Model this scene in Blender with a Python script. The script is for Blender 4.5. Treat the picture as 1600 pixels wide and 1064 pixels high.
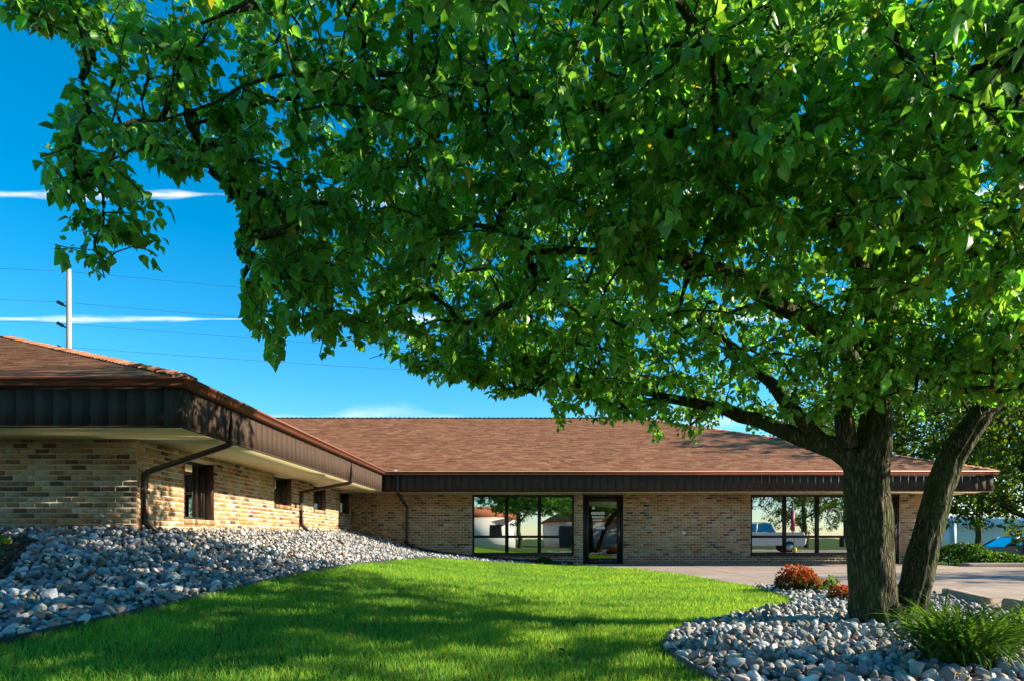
import bpy, math, random
import numpy as np
from mathutils import Vector, Matrix, noise as mnoise

# ------------------------------------------------------------------ scene, camera, sky, sun, exposure
for o in list(bpy.data.objects):
    bpy.data.objects.remove(o)
S = bpy.context.scene
COL = S.collection
F_PX, CX, CY, CAM_Z = 1067.0, 826.0, 841.0, 0.82      # focal length and horizon in photo pixels, eye height

cam_d = bpy.data.cameras.new('camera')
cam_d.sensor_width = 36.0
cam_d.lens = 36.0 * F_PX / 1600.0
cam_d.shift_x = (800.0 - CX) / 1600.0
cam_d.shift_y = (CY - 532.0) / 1600.0
cam_d.clip_start = 0.05
cam_d.clip_end = 6000
cam = bpy.data.objects.new('camera', cam_d)
cam.location = (0, 0, CAM_Z)
cam.rotation_euler = (math.radians(90), 0, 0)
COL.objects.link(cam)
S.camera = cam

SUN_DIR = Vector((2.2, 0.10, 1.0)).normalized()
SUN_EL = math.asin(SUN_DIR.z)
SUN_AZ = math.atan2(SUN_DIR.x, SUN_DIR.y)
SKY_STRENGTH = 0.104
SUN_STRENGTH = 5.0
EXPOSURE = 1.5

world = bpy.data.worlds.new('World')
S.world = world
world.use_nodes = True
wn = world.node_tree
wn.nodes.clear()


def node(nt, typ, **kw):
    n = nt.nodes.new(typ)
    for k, v in kw.items():
        setattr(n, k, v)
    return n


def math_node(nt, op, a=None, b=None, c=None, clamp=False):
    n = nt.nodes.new('ShaderNodeMath')
    n.operation = op
    n.use_clamp = clamp
    for i, v in enumerate((a, b, c)):
        if v is None:
            continue
        if isinstance(v, (int, float)):
            n.inputs[i].default_value = v
        else:
            nt.links.new(v, n.inputs[i])
    return n.outputs[0]


sky = node(wn, 'ShaderNodeTexSky', sky_type='NISHITA')
sky.sun_disc = False
sky.sun_elevation = SUN_EL
sky.sun_rotation = SUN_AZ
sky.altitude = 200
sky.air_density = 0.92
sky.dust_density = 0.12
sky.ozone_density = 2.5
# two thin straight streaks of high cloud (long bands running west-east at a great height)
tc = node(wn, 'ShaderNodeTexCoord')
sep = node(wn, 'ShaderNodeSeparateXYZ')
wn.links.new(tc.outputs['Generated'], sep.inputs[0])
ypos = math_node(wn, 'MAXIMUM', sep.outputs[1], 0.02)
cu = math_node(wn, 'DIVIDE', sep.outputs[0], ypos)
cv = math_node(wn, 'DIVIDE', sep.outputs[2], ypos)
cmb = node(wn, 'ShaderNodeCombineXYZ')
wn.links.new(math_node(wn, 'MULTIPLY', cu, 9.0), cmb.inputs[0])
wn.links.new(math_node(wn, 'MULTIPLY', cv, 45.0), cmb.inputs[1])
cn = node(wn, 'ShaderNodeTexNoise')
cn.inputs['Scale'].default_value = 1.6
cn.inputs['Detail'].default_value = 7
cn.inputs['Roughness'].default_value = 0.62
wn.links.new(cmb.outputs[0], cn.inputs['Vector'])
cn2 = node(wn, 'ShaderNodeTexNoise')
cn2.noise_dimensions = '1D'
cn2.inputs['Scale'].default_value = 4.3
cn2.inputs['Detail'].default_value = 2
wn.links.new(math_node(wn, 'ADD', cu, 3.37), cn2.inputs['W'])


def streak(v0, width, gain, woff):
    off = math_node(wn, 'ABSOLUTE', math_node(wn, 'SUBTRACT', cv, v0))
    w = math_node(wn, 'MULTIPLY', math_node(wn, 'POWER', math_node(wn, 'ADD', cn2.outputs[0], woff), 2.5), width * 4)
    base = math_node(wn, 'SUBTRACT', 1.0, math_node(wn, 'DIVIDE', off, math_node(wn, 'MAXIMUM', w, 0.0005)), clamp=True)
    rough = math_node(wn, 'MULTIPLY_ADD', cn.outputs[0], 2.6, -0.75)
    return math_node(wn, 'MULTIPLY', math_node(wn, 'MULTIPLY', base, rough, clamp=True), gain, clamp=True)


m1 = streak(0.503, 0.011, 0.95, 0.02)
m2 = streak(0.3205, 0.0055, 0.9, 0.06)
m3 = streak(0.174, 0.012, 0.5, 0.02)
mask = math_node(wn, 'ADD', math_node(wn, 'ADD', m1, m2), m3, clamp=True)
front = math_node(wn, 'GREATER_THAN', sep.outputs[1], 0.02)
mask = math_node(wn, 'MULTIPLY', mask, front)
mixc = node(wn, 'ShaderNodeMix', data_type='RGBA')
wn.links.new(mask, mixc.inputs['Factor'])
hs = node(wn, 'ShaderNodeHueSaturation')      # the deep polarised blue of the whole sky
hs.inputs['Saturation'].default_value = 1.46
hs.inputs['Hue'].default_value = 0.487
hs.inputs['Value'].default_value = 0.86
wn.links.new(sky.outputs[0], hs.inputs['Color'])
wn.links.new(hs.outputs[0], mixc.inputs['A'])
mixc.inputs['B'].default_value = (5.2, 5.4, 5.9, 1)
bg = node(wn, 'ShaderNodeBackground')
bg.inputs['Strength'].default_value = SKY_STRENGTH
wn.links.new(mixc.outputs['Result'], bg.inputs['Color'])
wo = node(wn, 'ShaderNodeOutputWorld')
wn.links.new(bg.outputs[0], wo.inputs['Surface'])

sun_d = bpy.data.lights.new('sun', 'SUN')
sun_d.energy = SUN_STRENGTH
sun_d.angle = math.radians(0.53)
sun_d.color = (1.0, 0.86, 0.66)
sun = bpy.data.objects.new('sun', sun_d)
sun.rotation_euler = SUN_DIR.to_track_quat('Z', 'Y').to_euler()
sun.location = (40, 2, 20)
COL.objects.link(sun)

S.view_settings.view_transform = 'Standard'
S.view_settings.look = 'None'
S.view_settings.gamma = 1
S.view_settings.use_curve_mapping = False
S.view_settings.exposure = EXPOSURE
S.render.engine = 'CYCLES'
S.cycles.max_bounces = 10
S.cycles.diffuse_bounces = 7
S.cycles.glossy_bounces = 3
S.cycles.transmission_bounces = 6
S.cycles.transparent_max_bounces = 8

RNG = np.random.default_rng(7)
random.seed(7)


def pix(px, py, Y):
    """point at depth Y in the direction of a photo pixel"""
    return np.array(((px - CX) / F_PX * Y, Y, CAM_Z + (CY - py) / F_PX * Y))


# ------------------------------------------------------------------ mesh and object helpers
def np_mesh(name, V, faces, tone=None):
    """V (N,3); faces = list of (M,k) index arrays; tone (N,4) point colours"""
    me = bpy.data.meshes.new(name)
    V = np.asarray(V, dtype=np.float32).reshape(-1, 3)
    me.vertices.add(len(V))
    me.vertices.foreach_set('co', V.ravel())
    if not isinstance(faces, (list, tuple)):
        faces = [faces]
    faces = [np.asarray(f, dtype=np.int32) for f in faces if len(f)]
    nl = sum(f.size for f in faces)
    npoly = sum(len(f) for f in faces)
    me.loops.add(nl)
    me.polygons.add(npoly)
    me.loops.foreach_set('vertex_index', np.concatenate([f.ravel() for f in faces]))
    starts, tot = [], 0
    for f in faces:
        k = f.shape[1]
        starts.append(tot + np.arange(len(f), dtype=np.int32) * k)
        tot += f.size
    me.polygons.foreach_set('loop_start', np.concatenate(starts).astype(np.int32))
    me.update(calc_edges=True)
    if tone is not None:
        a = me.color_attributes.new('tone', 'FLOAT_COLOR', 'POINT')
        t = np.ones((len(V), 4), dtype=np.float32)
        tone = np.asarray(tone, dtype=np.float32)
        t[:, :tone.shape[1]] = tone
        a.data.foreach_set('color', t.ravel())
    return me


def smooth(me, on=True):
    me.polygons.foreach_set('use_smooth', np.full(len(me.polygons), on, dtype=bool))
    return me


EMPTY_LOC = {}


def put(name, me, mat=None, parent=None, kind=None, label=None):
    o = bpy.data.objects.new(name, me)
    COL.objects.link(o)
    if mat is not None and me is not None and not me.materials:
        me.materials.append(mat)
    if parent is not None:
        o.parent = parent
        if parent.name in EMPTY_LOC:
            o.matrix_parent_inverse = Matrix.Translation(-EMPTY_LOC[parent.name])
    if kind:
        o['kind'] = kind
    if label:
        o['label'] = label
    return o


def tag(o, label, cat, group=None):
    o['label'] = label
    o['category'] = cat
    if group:
        o['group'] = group
    return o


def thing(name, loc, label, cat, group=None):
    o = bpy.data.objects.new(name, None)
    COL.objects.link(o)
    o.location = loc
    o.empty_display_size = 0.2
    EMPTY_LOC[o.name] = Vector(loc)
    return tag(o, label, cat, group)


class MB:
    """collects shapes into one mesh"""

    def __init__(self):
        self.v, self.q, self.t, self.n, self.c = [], [], [], 0, []

    def add(self, V, quads=None, tris=None, tone=(1, 1, 1)):
        V = np.asarray(V, float).reshape(-1, 3)
        if quads is not None and len(quads):
            self.q.append(np.asarray(quads, int) + self.n)
        if tris is not None and len(tris):
            self.t.append(np.asarray(tris, int) + self.n)
        self.v.append(V)
        self.c.append(np.tile(np.asarray(tone, float), (len(V), 1)) if np.ndim(tone) == 1 else np.asarray(tone))
        self.n += len(V)
        return self

    def box(self, a, b, tone=(1, 1, 1)):
        x0, y0, z0 = np.minimum(a, b)
        x1, y1, z1 = np.maximum(a, b)
        V = [(x0, y0, z0), (x1, y0, z0), (x1, y1, z0), (x0, y1, z0), (x0, y0, z1), (x1, y0, z1), (x1, y1, z1), (x0, y1, z1)]
        Q = [(0, 3, 2, 1), (4, 5, 6, 7), (0, 1, 5, 4), (1, 2, 6, 5), (2, 3, 7, 6), (3, 0, 4, 7)]
        return self.add(V, Q, tone=tone)

    def obox(self, o, ud, n, u0, u1, d0, d1, z0, z1, tone=(1, 1, 1)):
        """box in a wall frame: u along, d outwards, z up"""
        o, ud, n = map(np.asarray, (o, ud, n))
        V = []
        for z in (z0, z1):
            for (u, d) in ((u0, d0), (u1, d0), (u1, d1), (u0, d1)):
                p = o + ud * u + n * d
                V.append((p[0], p[1], z))
        Q = [(0, 3, 2, 1), (4, 5, 6, 7), (0, 1, 5, 4), (1, 2, 6, 5), (2, 3, 7, 6), (3, 0, 4, 7)]
        return self.add(V, Q, tone=tone)

    def tube(self, P, R, sides=8, cap=True, phase=0.0, tone=(1, 1, 1), wob=0.0):
        P = np.asarray(P, float)
        n = len(P)
        R = np.full(n, R) if np.ndim(R) == 0 else np.asarray(R, float)
        T = np.gradient(P, axis=0)
        T /= np.linalg.norm(T, axis=1)[:, None] + 1e-9
        ref = np.array((0, 0, 1.0)) if abs(T[:, 2]).mean() < 0.8 else np.array((0, 1.0, 0))
        A = np.cross(T, ref)
        A /= np.linalg.norm(A, axis=1)[:, None] + 1e-9
        B = np.cross(A, T)
        th = np.arange(sides) / sides * 2 * math.pi + phase
        V = P[:, None, :] + R[:, None, None] * (np.cos(th)[None, :, None] * A[:, None, :] + np.sin(th)[None, :, None] * B[:, None, :])
        i = np.arange(n - 1)[:, None] * sides
        j = np.arange(sides)[None, :]
        jn = (j + 1) % sides
        Q = np.stack((i + j, i + jn, i + sides + jn, i + sides + j), -1).reshape(-1, 4)
        V = V.reshape(-1, 3)
        self.add(V, Q, tone=tone)
        if cap:
            c0 = self.n
            self.v.append(np.array([P[0], P[-1]]))
            self.c.append(np.tile(np.asarray(tone, float), (2, 1)))
            self.n += 2
            base = c0 - n * sides
            jj = np.arange(sides)
            self.t.append(np.stack((np.full(sides, c0), base + (jj + 1) % sides, base + jj), -1))
            e = base + (n - 1) * sides
            self.t.append(np.stack((np.full(sides, c0 + 1), e + jj, e + (jj + 1) % sides), -1))
        return self

    def prism(self, poly, z0, z1, tone=(1, 1, 1)):
        """vertical prism over a simple polygon (top face as n-gon fan of the polygon order; use convex ones)"""
        n = len(poly)
        V = [(p[0], p[1], z0) for p in poly] + [(p[0], p[1], z1) for p in poly]
        Q = [(i, (i + 1) % n, n + (i + 1) % n, n + i) for i in range(n)]
        T = [(n, n + i, n + i + 1) for i in range(1, n - 1)] + [(0, i + 1, i) for i in range(1, n - 1)]
        return self.add(V, Q, T, tone)

    def mesh(self, name):
        return np_mesh(name, np.concatenate(self.v), [np.concatenate(x) for x in (self.q, self.t) if x], np.concatenate(self.c))

    def build(self, name, mat, parent=None, sm=False, kind=None, label=None):
        me = self.mesh(name)
        if sm:
            smooth(me)
        return put(name, me, mat, parent, kind, label)


def in_poly(px, py, poly):
    px, py = np.asarray(px), np.asarray(py)
    inside = np.zeros(px.shape, bool)
    n = len(poly)
    for i in range(n):
        x0, y0 = poly[i]
        x1, y1 = poly[(i + 1) % n]
        if y0 == y1:
            continue
        c = ((y0 > py) != (y1 > py)) & (px < (x1 - x0) * (py - y0) / (y1 - y0) + x0)
        inside ^= c
    return inside


def project(P):
    P = np.asarray(P)
    Y = np.maximum(P[..., 1], 0.05)
    return CX + P[..., 0] / Y * F_PX, CY - (P[..., 2] - CAM_Z) / Y * F_PX


# ------------------------------------------------------------------ materials
def material(name):
    m = bpy.data.materials.new(name)
    m.use_nodes = True
    nt = m.node_tree
    nt.nodes.clear()
    out = node(nt, 'ShaderNodeOutputMaterial')
    return m, nt, out


def ramp(nt, fac, stops):
    r = node(nt, 'ShaderNodeValToRGB')
    el = r.color_ramp.elements
    while len(el) < len(stops):
        el.new(0.5)
    for e, (p, c) in zip(el, stops):
        e.position = p
        e.color = (*c, 1)
    nt.links.new(fac, r.inputs[0])
    return r.outputs[0]


def tex_noise(nt, scale, detail=4, rough=0.55, vec=None, dist=0.0):
    n = node(nt, 'ShaderNodeTexNoise')
    n.inputs['Scale'].default_value = scale
    n.inputs['Detail'].default_value = detail
    n.inputs['Roughness'].default_value = rough
    n.inputs['Distortion'].default_value = dist
    if vec is not None:
        nt.links.new(vec, n.inputs['Vector'])
    return n.outputs[0]


def coords(nt, scale=(1, 1, 1), which='Object'):
    t = node(nt, 'ShaderNodeTexCoord')
    mp = node(nt, 'ShaderNodeMapping')
    mp.inputs['Scale'].default_value = scale
    nt.links.new(t.outputs[which], mp.inputs['Vector'])
    return mp.outputs[0]


def world_pos(nt, scale=(1, 1, 1)):
    g = node(nt, 'ShaderNodeNewGeometry')
    mp = node(nt, 'ShaderNodeMapping')
    mp.inputs['Scale'].default_value = scale
    nt.links.new(g.outputs['Position'], mp.inputs['Vector'])
    return mp.outputs[0]


def mix_rgb(nt, fac, a, b, blend='MIX'):
    n = node(nt, 'ShaderNodeMix', data_type='RGBA')
    n.blend_type = blend
    for sock, v in ((n.inputs['Factor'], fac), (n.inputs['A'], a), (n.inputs['B'], b)):
        if isinstance(v, (int, float)):
            sock.default_value = v
        elif isinstance(v, (tuple, list)):
            sock.default_value = (*v[:3], 1)
        else:
            nt.links.new(v, sock)
    return n.outputs['Result']


def bump(nt, height, strength=0.3, dist=0.01):
    b = node(nt, 'ShaderNodeBump')
    b.inputs['Strength'].default_value = strength
    b.inputs['Distance'].default_value = dist
    nt.links.new(height, b.inputs['Height'])
    return b.outputs[0]


def principled(nt, out, color, rough=0.7, normal=None, spec=0.4, metal=0.0):
    p = node(nt, 'ShaderNodeBsdfPrincipled')
    if isinstance(color, (tuple, list)):
        p.inputs['Base Color'].default_value = (*color[:3], 1)
    else:
        nt.links.new(color, p.inputs['Base Color'])
    if isinstance(rough, (int, float)):
        p.inputs['Roughness'].default_value = rough
    else:
        nt.links.new(rough, p.inputs['Roughness'])
    p.inputs['Specular IOR Level'].default_value = spec
    p.inputs['Metallic'].default_value = metal
    if normal is not None:
        nt.links.new(normal, p.inputs['Normal'])
    if out is not None:
        nt.links.new(p.outputs[0], out.inputs['Surface'])
    return p


def tone_attr(nt):
    a = node(nt, 'ShaderNodeAttribute', attribute_name='tone')
    return a.outputs['Color']


def simple(name, color, rough=0.7, var=0.18, scale=6.0, bmp=0.15, bscale=60.0, bdist=0.004, spec=0.4, metal=0.0, stretch=(1, 1, 1)):
    """one colour with uneven wear and fine relief"""
    m, nt, out = material(name)
    v = world_pos(nt, stretch)
    n1 = tex_noise(nt, scale, 5, 0.6, v)
    c = mix_rgb(nt, 1.0, color, ramp(nt, n1, [(0.25, (1 - var,) * 3), (0.75, (1 + var,) * 3)]), 'MULTIPLY')
    n2 = tex_noise(nt, bscale, 3, 0.6, v)
    principled(nt, out, c, rough, bump(nt, n2, bmp, bdist), spec, metal)
    return m


def toned(name, rough=0.8, var=0.25, scale=20.0, bmp=0.3, bscale=90.0, bdist=0.004, spec=0.3):
    """colour comes from the piece itself (tone), broken up by grain"""
    m, nt, out = material(name)
    v = world_pos(nt)
    n1 = tex_noise(nt, scale, 5, 0.65, v)
    c = mix_rgb(nt, 1.0, tone_attr(nt), ramp(nt, n1, [(0.25, (1 - var,) * 3), (0.75, (1 + var,) * 3)]), 'MULTIPLY')
    n2 = tex_noise(nt, bscale, 4, 0.65, v)
    principled(nt, out, c, rough, bump(nt, n2, bmp, bdist), spec)
    return m


def leaf_material(name, trans=0.45, tcol=(1.7, 1.5, 0.5), rough=0.42, spec=0.35):
    m, nt, out = material(name)
    tone = tone_attr(nt)
    v = world_pos(nt)
    n1 = tex_noise(nt, 35, 3, 0.6, v)
    c = mix_rgb(nt, 1.0, tone, ramp(nt, n1, [(0.3, (0.82,) * 3), (0.75, (1.18,) * 3)]), 'MULTIPLY')
    p = principled(nt, None, c, rough, None, spec)
    t = node(nt, 'ShaderNodeBsdfTranslucent')
    nt.links.new(mix_rgb(nt, 1.0, c, tcol, 'MULTIPLY'), t.inputs['Color'])
    ms = node(nt, 'ShaderNodeMixShader')
    ms.inputs[0].default_value = trans
    nt.links.new(p.outputs[0], ms.inputs[1])
    nt.links.new(t.outputs[0], ms.inputs[2])
    nt.links.new(ms.outputs[0], out.inputs['Surface'])
    return m


M = {}
M['brick'] = toned('brick', 0.88, 0.3, 26, 0.5, 110, 0.004)
_nt = M['brick'].node_tree      # broad uneven weathering over the brick faces
_p = [n for n in _nt.nodes if n.type == 'BSDF_PRINCIPLED'][0]
_src = _p.inputs['Base Color'].links[0].from_socket
_w = tex_noise(_nt, 1.6, 6, 0.7, world_pos(_nt, (1, 1, 0.6)))
_nt.links.new(mix_rgb(_nt, 1.0, _src, ramp(_nt, _w, [(0.32, (0.68, 0.66, 0.66)), (0.55, (1, 1, 1)), (0.8, (1.16, 1.16, 1.18))]), 'MULTIPLY'), _p.inputs['Base Color'])
M['mortar'] = simple('mortar', (0.56, 0.5, 0.41), 0.95, 0.2, 5, 0.4, 140, 0.004)
M['foundation'] = simple('foundation', (0.05, 0.05, 0.05), 0.95, 0.3, 4, 0.3, 60)
M['fascia'] = simple('fascia', (0.062, 0.041, 0.03), 0.8, 0.28, 3, 0.35, 40, 0.004, spec=0.12, stretch=(9, 9, 0.7))
M['soffit'] = simple('soffit', (0.78, 0.69, 0.42), 0.75, 0.06, 2, 0.08, 30)
M['gutter'] = simple('gutter', (0.2, 0.066, 0.038), 0.45, 0.18, 2.5, 0.05, 20, 0.002, spec=0.5)
M['downspout'] = simple('downspout', (0.035, 0.02, 0.016), 0.45, 0.2, 4, 0.05, 20, 0.002, spec=0.5)
M['shingle'] = toned('shingle', 0.92, 0.22, 8, 0.5, 160, 0.003, 0.2)
M['roof_deck'] = simple('roof_deck', (0.11, 0.05, 0.035), 0.95, 0.2, 5)
M['frame'] = simple('frame', (0.02, 0.016, 0.013), 0.5, 0.2, 4, 0.05, 30, 0.002)
M['wood_trim'] = simple('wood_trim', (0.055, 0.026, 0.015), 0.7, 0.25, 5, 0.2, 50)
M['interior'] = simple('interior', (0.16, 0.15, 0.14), 0.9, 0.1, 2)
M['blind'] = simple('blind', (0.62, 0.64, 0.6), 0.85, 0.06, 2)
M['steel'] = simple('steel', (0.5, 0.5, 0.5), 0.3, 0.1, 4, metal=0.9)
M['decal'] = simple('decal', (0.75, 0.75, 0.75), 0.6, 0.05, 10)
M['stone'] = toned('stone', 0.8, 0.28, 30, 0.45, 70, 0.006, 0.35)
M['soil'] = simple('soil', (0.05, 0.04, 0.032), 0.97, 0.4, 14, 0.6, 50, 0.02)
M['edging'] = simple('edging', (0.014, 0.014, 0.015), 0.55, 0.3, 8, 0.1, 30)
M['mulch'] = toned('mulch', 0.95, 0.3, 20, 0.5, 60, 0.006, 0.15)
M['kerb'] = simple('kerb', (0.26, 0.21, 0.15), 0.92, 0.22, 5, 0.5, 60, 0.006)
M['leaf'] = leaf_material('leaf', 0.5, (2.1, 1.65, 0.42), 0.36, 0.55)
M['far_leaf'] = leaf_material('far_leaf', 0.45, (1.7, 1.5, 0.45), 0.6, 0.2)
M['blade'] = leaf_material('blade', 0.5, (2.1, 1.4, 0.5), 0.6, 0.15)
M['plant'] = leaf_material('plant', 0.45, (1.5, 1.4, 0.5), 0.5, 0.3)


def bark_material():
    m, nt, out = material('bark')
    v = world_pos(nt, (1, 1, 0.22))
    n1 = tex_noise(nt, 26, 6, 0.62, v, 0.6)
    vor = node(nt, 'ShaderNodeTexVoronoi', feature='DISTANCE_TO_EDGE')
    vor.inputs['Scale'].default_value = 34
    nt.links.new(mix_rgb(nt, 0.12, v, tex_noise(nt, 9, 3, 0.6, v)), vor.inputs['Vector'])
    h = math_node(nt, 'ADD', math_node(nt, 'MULTIPLY', vor.outputs['Distance'], 1.6, clamp=True), n1)
    c = ramp(nt, h, [(0.4, (0.009, 0.007, 0.005)), (0.72, (0.05, 0.038, 0.026)), (1.0, (0.15, 0.115, 0.08))])
    moss = tex_noise(nt, 2.2, 5, 0.65, world_pos(nt))
    mf = ramp(nt, moss, [(0.36, (0, 0, 0)), (0.62, (0.65,) * 3)])
    c = mix_rgb(nt, mf, c, (0.042, 0.072, 0.02))
    principled(nt, out, c, 0.95, bump(nt, h, 0.9, 0.03), 0.15)
    return m


M['bark'] = bark_material()


def ground_material():
    m, nt, out = material('ground')
    v = world_pos(nt)
    n = tex_noise(nt, 1.3, 6, 0.65, v)
    n2 = tex_noise(nt, 40, 4, 0.7, v)
    c = ramp(nt, n, [(0.3, (0.03, 0.07, 0.012)), (0.7, (0.07, 0.12, 0.02))])
    c = mix_rgb(nt, 1.0, c, ramp(nt, n2, [(0.3, (0.6,) * 3), (0.7, (1.3,) * 3)]), 'MULTIPLY')
    principled(nt, out, c, 0.95, bump(nt, n2, 0.6, 0.03), 0.1)
    return m


def concrete_material():
    m, nt, out = material('concrete')
    v = world_pos(nt)
    n = tex_noise(nt, 0.9, 6, 0.65, v)
    n2 = tex_noise(nt, 90, 4, 0.7, v)
    c = ramp(nt, n, [(0.25, (0.22, 0.16, 0.125)), (0.5, (0.31, 0.24, 0.195)), (0.8, (0.4, 0.325, 0.27))])
    c = mix_rgb(nt, 1.0, c, ramp(nt, n2, [(0.3, (0.85,) * 3), (0.7, (1.12,) * 3)]), 'MULTIPLY')
    crack = node(nt, 'ShaderNodeTexVoronoi', feature='DISTANCE_TO_EDGE')
    crack.inputs['Scale'].default_value = 0.45
    nt.links.new(mix_rgb(nt, 0.25, v, tex_noise(nt, 1.7, 5, 0.7, v)), crack.inputs['Vector'])
    ck = ramp(nt, crack.outputs['Distance'], [(0.0, (0.55,) * 3), (0.012, (1,) * 3)])
    c = mix_rgb(nt, 1.0, c, ck, 'MULTIPLY')
    principled(nt, out, c, 0.9, bump(nt, n2, 0.25, 0.004), 0.3)
    return m


M['ground'] = ground_material()
M['concrete'] = concrete_material()


def glass_material(name, refl, tint):
    """coated window glass: part mirror, part clear with a tint"""
    m, nt, out = material(name)
    g = node(nt, 'ShaderNodeBsdfGlossy')
    g.inputs['Roughness'].default_value = 0.012
    g.inputs['Color'].default_value = (0.93, 0.97, 0.97, 1)
    n = tex_noise(nt, 1.1, 2, 0.5, world_pos(nt))
    nt.links.new(bump(nt, n, 0.014, 0.05), g.inputs['Normal'])
    t = node(nt, 'ShaderNodeBsdfTransparent')
    t.inputs['Color'].default_value = (*tint, 1)
    lw = node(nt, 'ShaderNodeLayerWeight')
    lw.inputs['Blend'].default_value = 0.5
    f = math_node(nt, 'MULTIPLY_ADD', lw.outputs['Fresnel'], 0.6, refl, clamp=True)
    ms = node(nt, 'ShaderNodeMixShader')
    nt.links.new(f, ms.inputs[0])
    nt.links.new(t.outputs[0], ms.inputs[1])
    nt.links.new(g.outputs[0], ms.inputs[2])
    nt.links.new(ms.outputs[0], out.inputs['Surface'])
    return m


M['glass'] = glass_material('glass', 0.5, (0.35, 0.42, 0.4))
M['door_glass'] = glass_material('door_glass', 0.08, (0.3, 0.34, 0.3))


# ------------------------------------------------------------------ the lie of the land
def sstep(a, b, x):
    t = np.clip((x - a) / (b - a), 0, 1)
    return t * t * (3 - 2 * t)


def height(X, Y):
    X = np.asarray(X, float)
    Y = np.asarray(Y, float)
    zw = np.where(Y < 9.7, 0.93 - 0.14 * (9.7 - Y), 0.93 + 0.01 * (Y - 9.7))
    zw = np.maximum(zw, 0.0) * sstep(-1.0, 3.0, Y)
    ze = np.interp(Y, [0, 4, 8, 12, 16, 21], [0.05, 0.16, 0.32, 0.42, 0.4, 0.33])
    u = np.clip((X + 5.56) / 2.6, 0, 1)
    bed = ze + (zw - ze) * (1 - u) ** 1.15
    u2 = np.clip((X + 2.96) / 4.1, 0, 1)
    lawn = ze * (1 - u2) ** 1.5
    z = np.where(X < -2.96, bed, lawn)
    z = z * np.where(X > -6, 1, sstep(-40, -8, X))
    # inside and behind the building the land is level
    z = z * (1 - sstep(21.5, 22.0, Y))
    z = z - 0.12 * sstep(21.5, 22.0, Y)
    # it falls away to the street on the right
    z = z - 0.4 * sstep(25, 31, Y) * sstep(12, 15, X)
    return z


def graded(*parts):
    return np.unique(np.concatenate([np.linspace(a, b, n) for a, b, n in parts]))


gx = graded((-2000, -200, 5), (-200, -40, 9), (-40, -9, 16), (-9, 5, 57), (5, 40, 30), (40, 200, 9), (200, 2000, 5))
gy = graded((-1500, -100, 5), (-100, -4, 12), (-4, 24, 85), (24, 60, 20), (60, 200, 8), (200, 3000, 6))
GX, GY = np.meshgrid(gx, gy)
GV = np.stack((GX, GY, height(GX, GY)), -1).reshape(-1, 3)
nx, ny = len(gx), len(gy)
ii, jj = np.meshgrid(np.arange(nx - 1), np.arange(ny - 1))
b0 = (jj * nx + ii).ravel()
me = smooth(np_mesh('ground', GV, np.stack((b0, b0 + 1, b0 + nx + 1, b0 + nx), -1)))
put('ground', me, M['ground'], kind='structure')

BED_EDGE = [(-3.3, 2.0), (-3.2, 4.2), (-3.06, 5.6), (-3.0, 7.5), (-2.95, 9.6), (-2.8, 10.9), (-2.65, 12.5), (-2.6, 14.5), (-2.5, 16.5),
            (-2.1, 17.9), (-1.2, 19.2), (-0.2, 20.0), (0.8, 20.5), (1.66, 20.7)]
BED_L = BED_EDGE + [(1.66, 21.36), (-5.53, 21.36), (-5.53, 9.66), (-14, 9.66), (-14, 8.9), (-6.3, 8.72), (-6.08, 8.5), (-5.55, 7.5), (-5.0, 6.5), (-4.3, 4.8), (-4.0, 2.0)]
MULCH = [(-14, 8.84), (-6.34, 8.66), (-6.14, 8.46), (-5.62, 7.46), (-5.07, 6.46), (-4.37, 4.76), (-4.07, 2.0), (-14, 2.0)]
BED_R_EDGE = [(3.45, 8.75), (3.05, 8.05), (2.3, 7.2), (1.6, 6.45), (1.17, 5.7), (0.98, 4.9), (1.0, 4.0), (1.25, 2.6)]
BED_R = BED_R_EDGE + [(4.3, 2.6), (4.78, 6.2), (5.22, 7.9), (5.78, 9.9), (5.3, 11.0), (4.4, 11.6), (3.74, 11.4)]
LAWN_R = [(1.70, 20.75), (1.75, 20.2), (2.2, 18.8), (2.9, 17.6), (3.5, 14.5), (3.7, 11.4)]
LAWN = BED_EDGE + LAWN_R + BED_R_EDGE
APRON = [(1.72, 21.36), (1.72, 20.75), (1.8, 20.2), (2.25, 18.8), (2.95, 17.6), (3.54, 14.5), (3.76, 11.46), (4.42, 11.66), (5.34, 11.06), (5.84, 9.9),
         (5.28, 7.9), (4.84, 6.2), (4.36, 2.6), (4.36, -6), (27, -6), (27, 19.5), (12.46, 19.5), (12.46, 21.36)]


def densify(pts, step=0.25):
    out = []
    pts = np.asarray(pts, float)
    for a, b in zip(pts[:-1], pts[1:]):
        k = max(1, int(np.linalg.norm(b - a) / step))
        out += [a + (b - a) * i / k for i in range(k)]
    out.append(pts[-1])
    return np.array(out)


def smooth_line(pts, step=0.12, it=3):
    p = np.asarray(pts, float)
    for _ in range(it):
        q = 0.75 * p[:-1] + 0.25 * p[1:]
        r = 0.25 * p[:-1] + 0.75 * p[1:]
        m = np.empty((2 * len(q), p.shape[1]))
        m[0::2], m[1::2] = q, r
        p = np.vstack((p[:1], m, p[-1:]))
    return densify(p, step)


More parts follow.
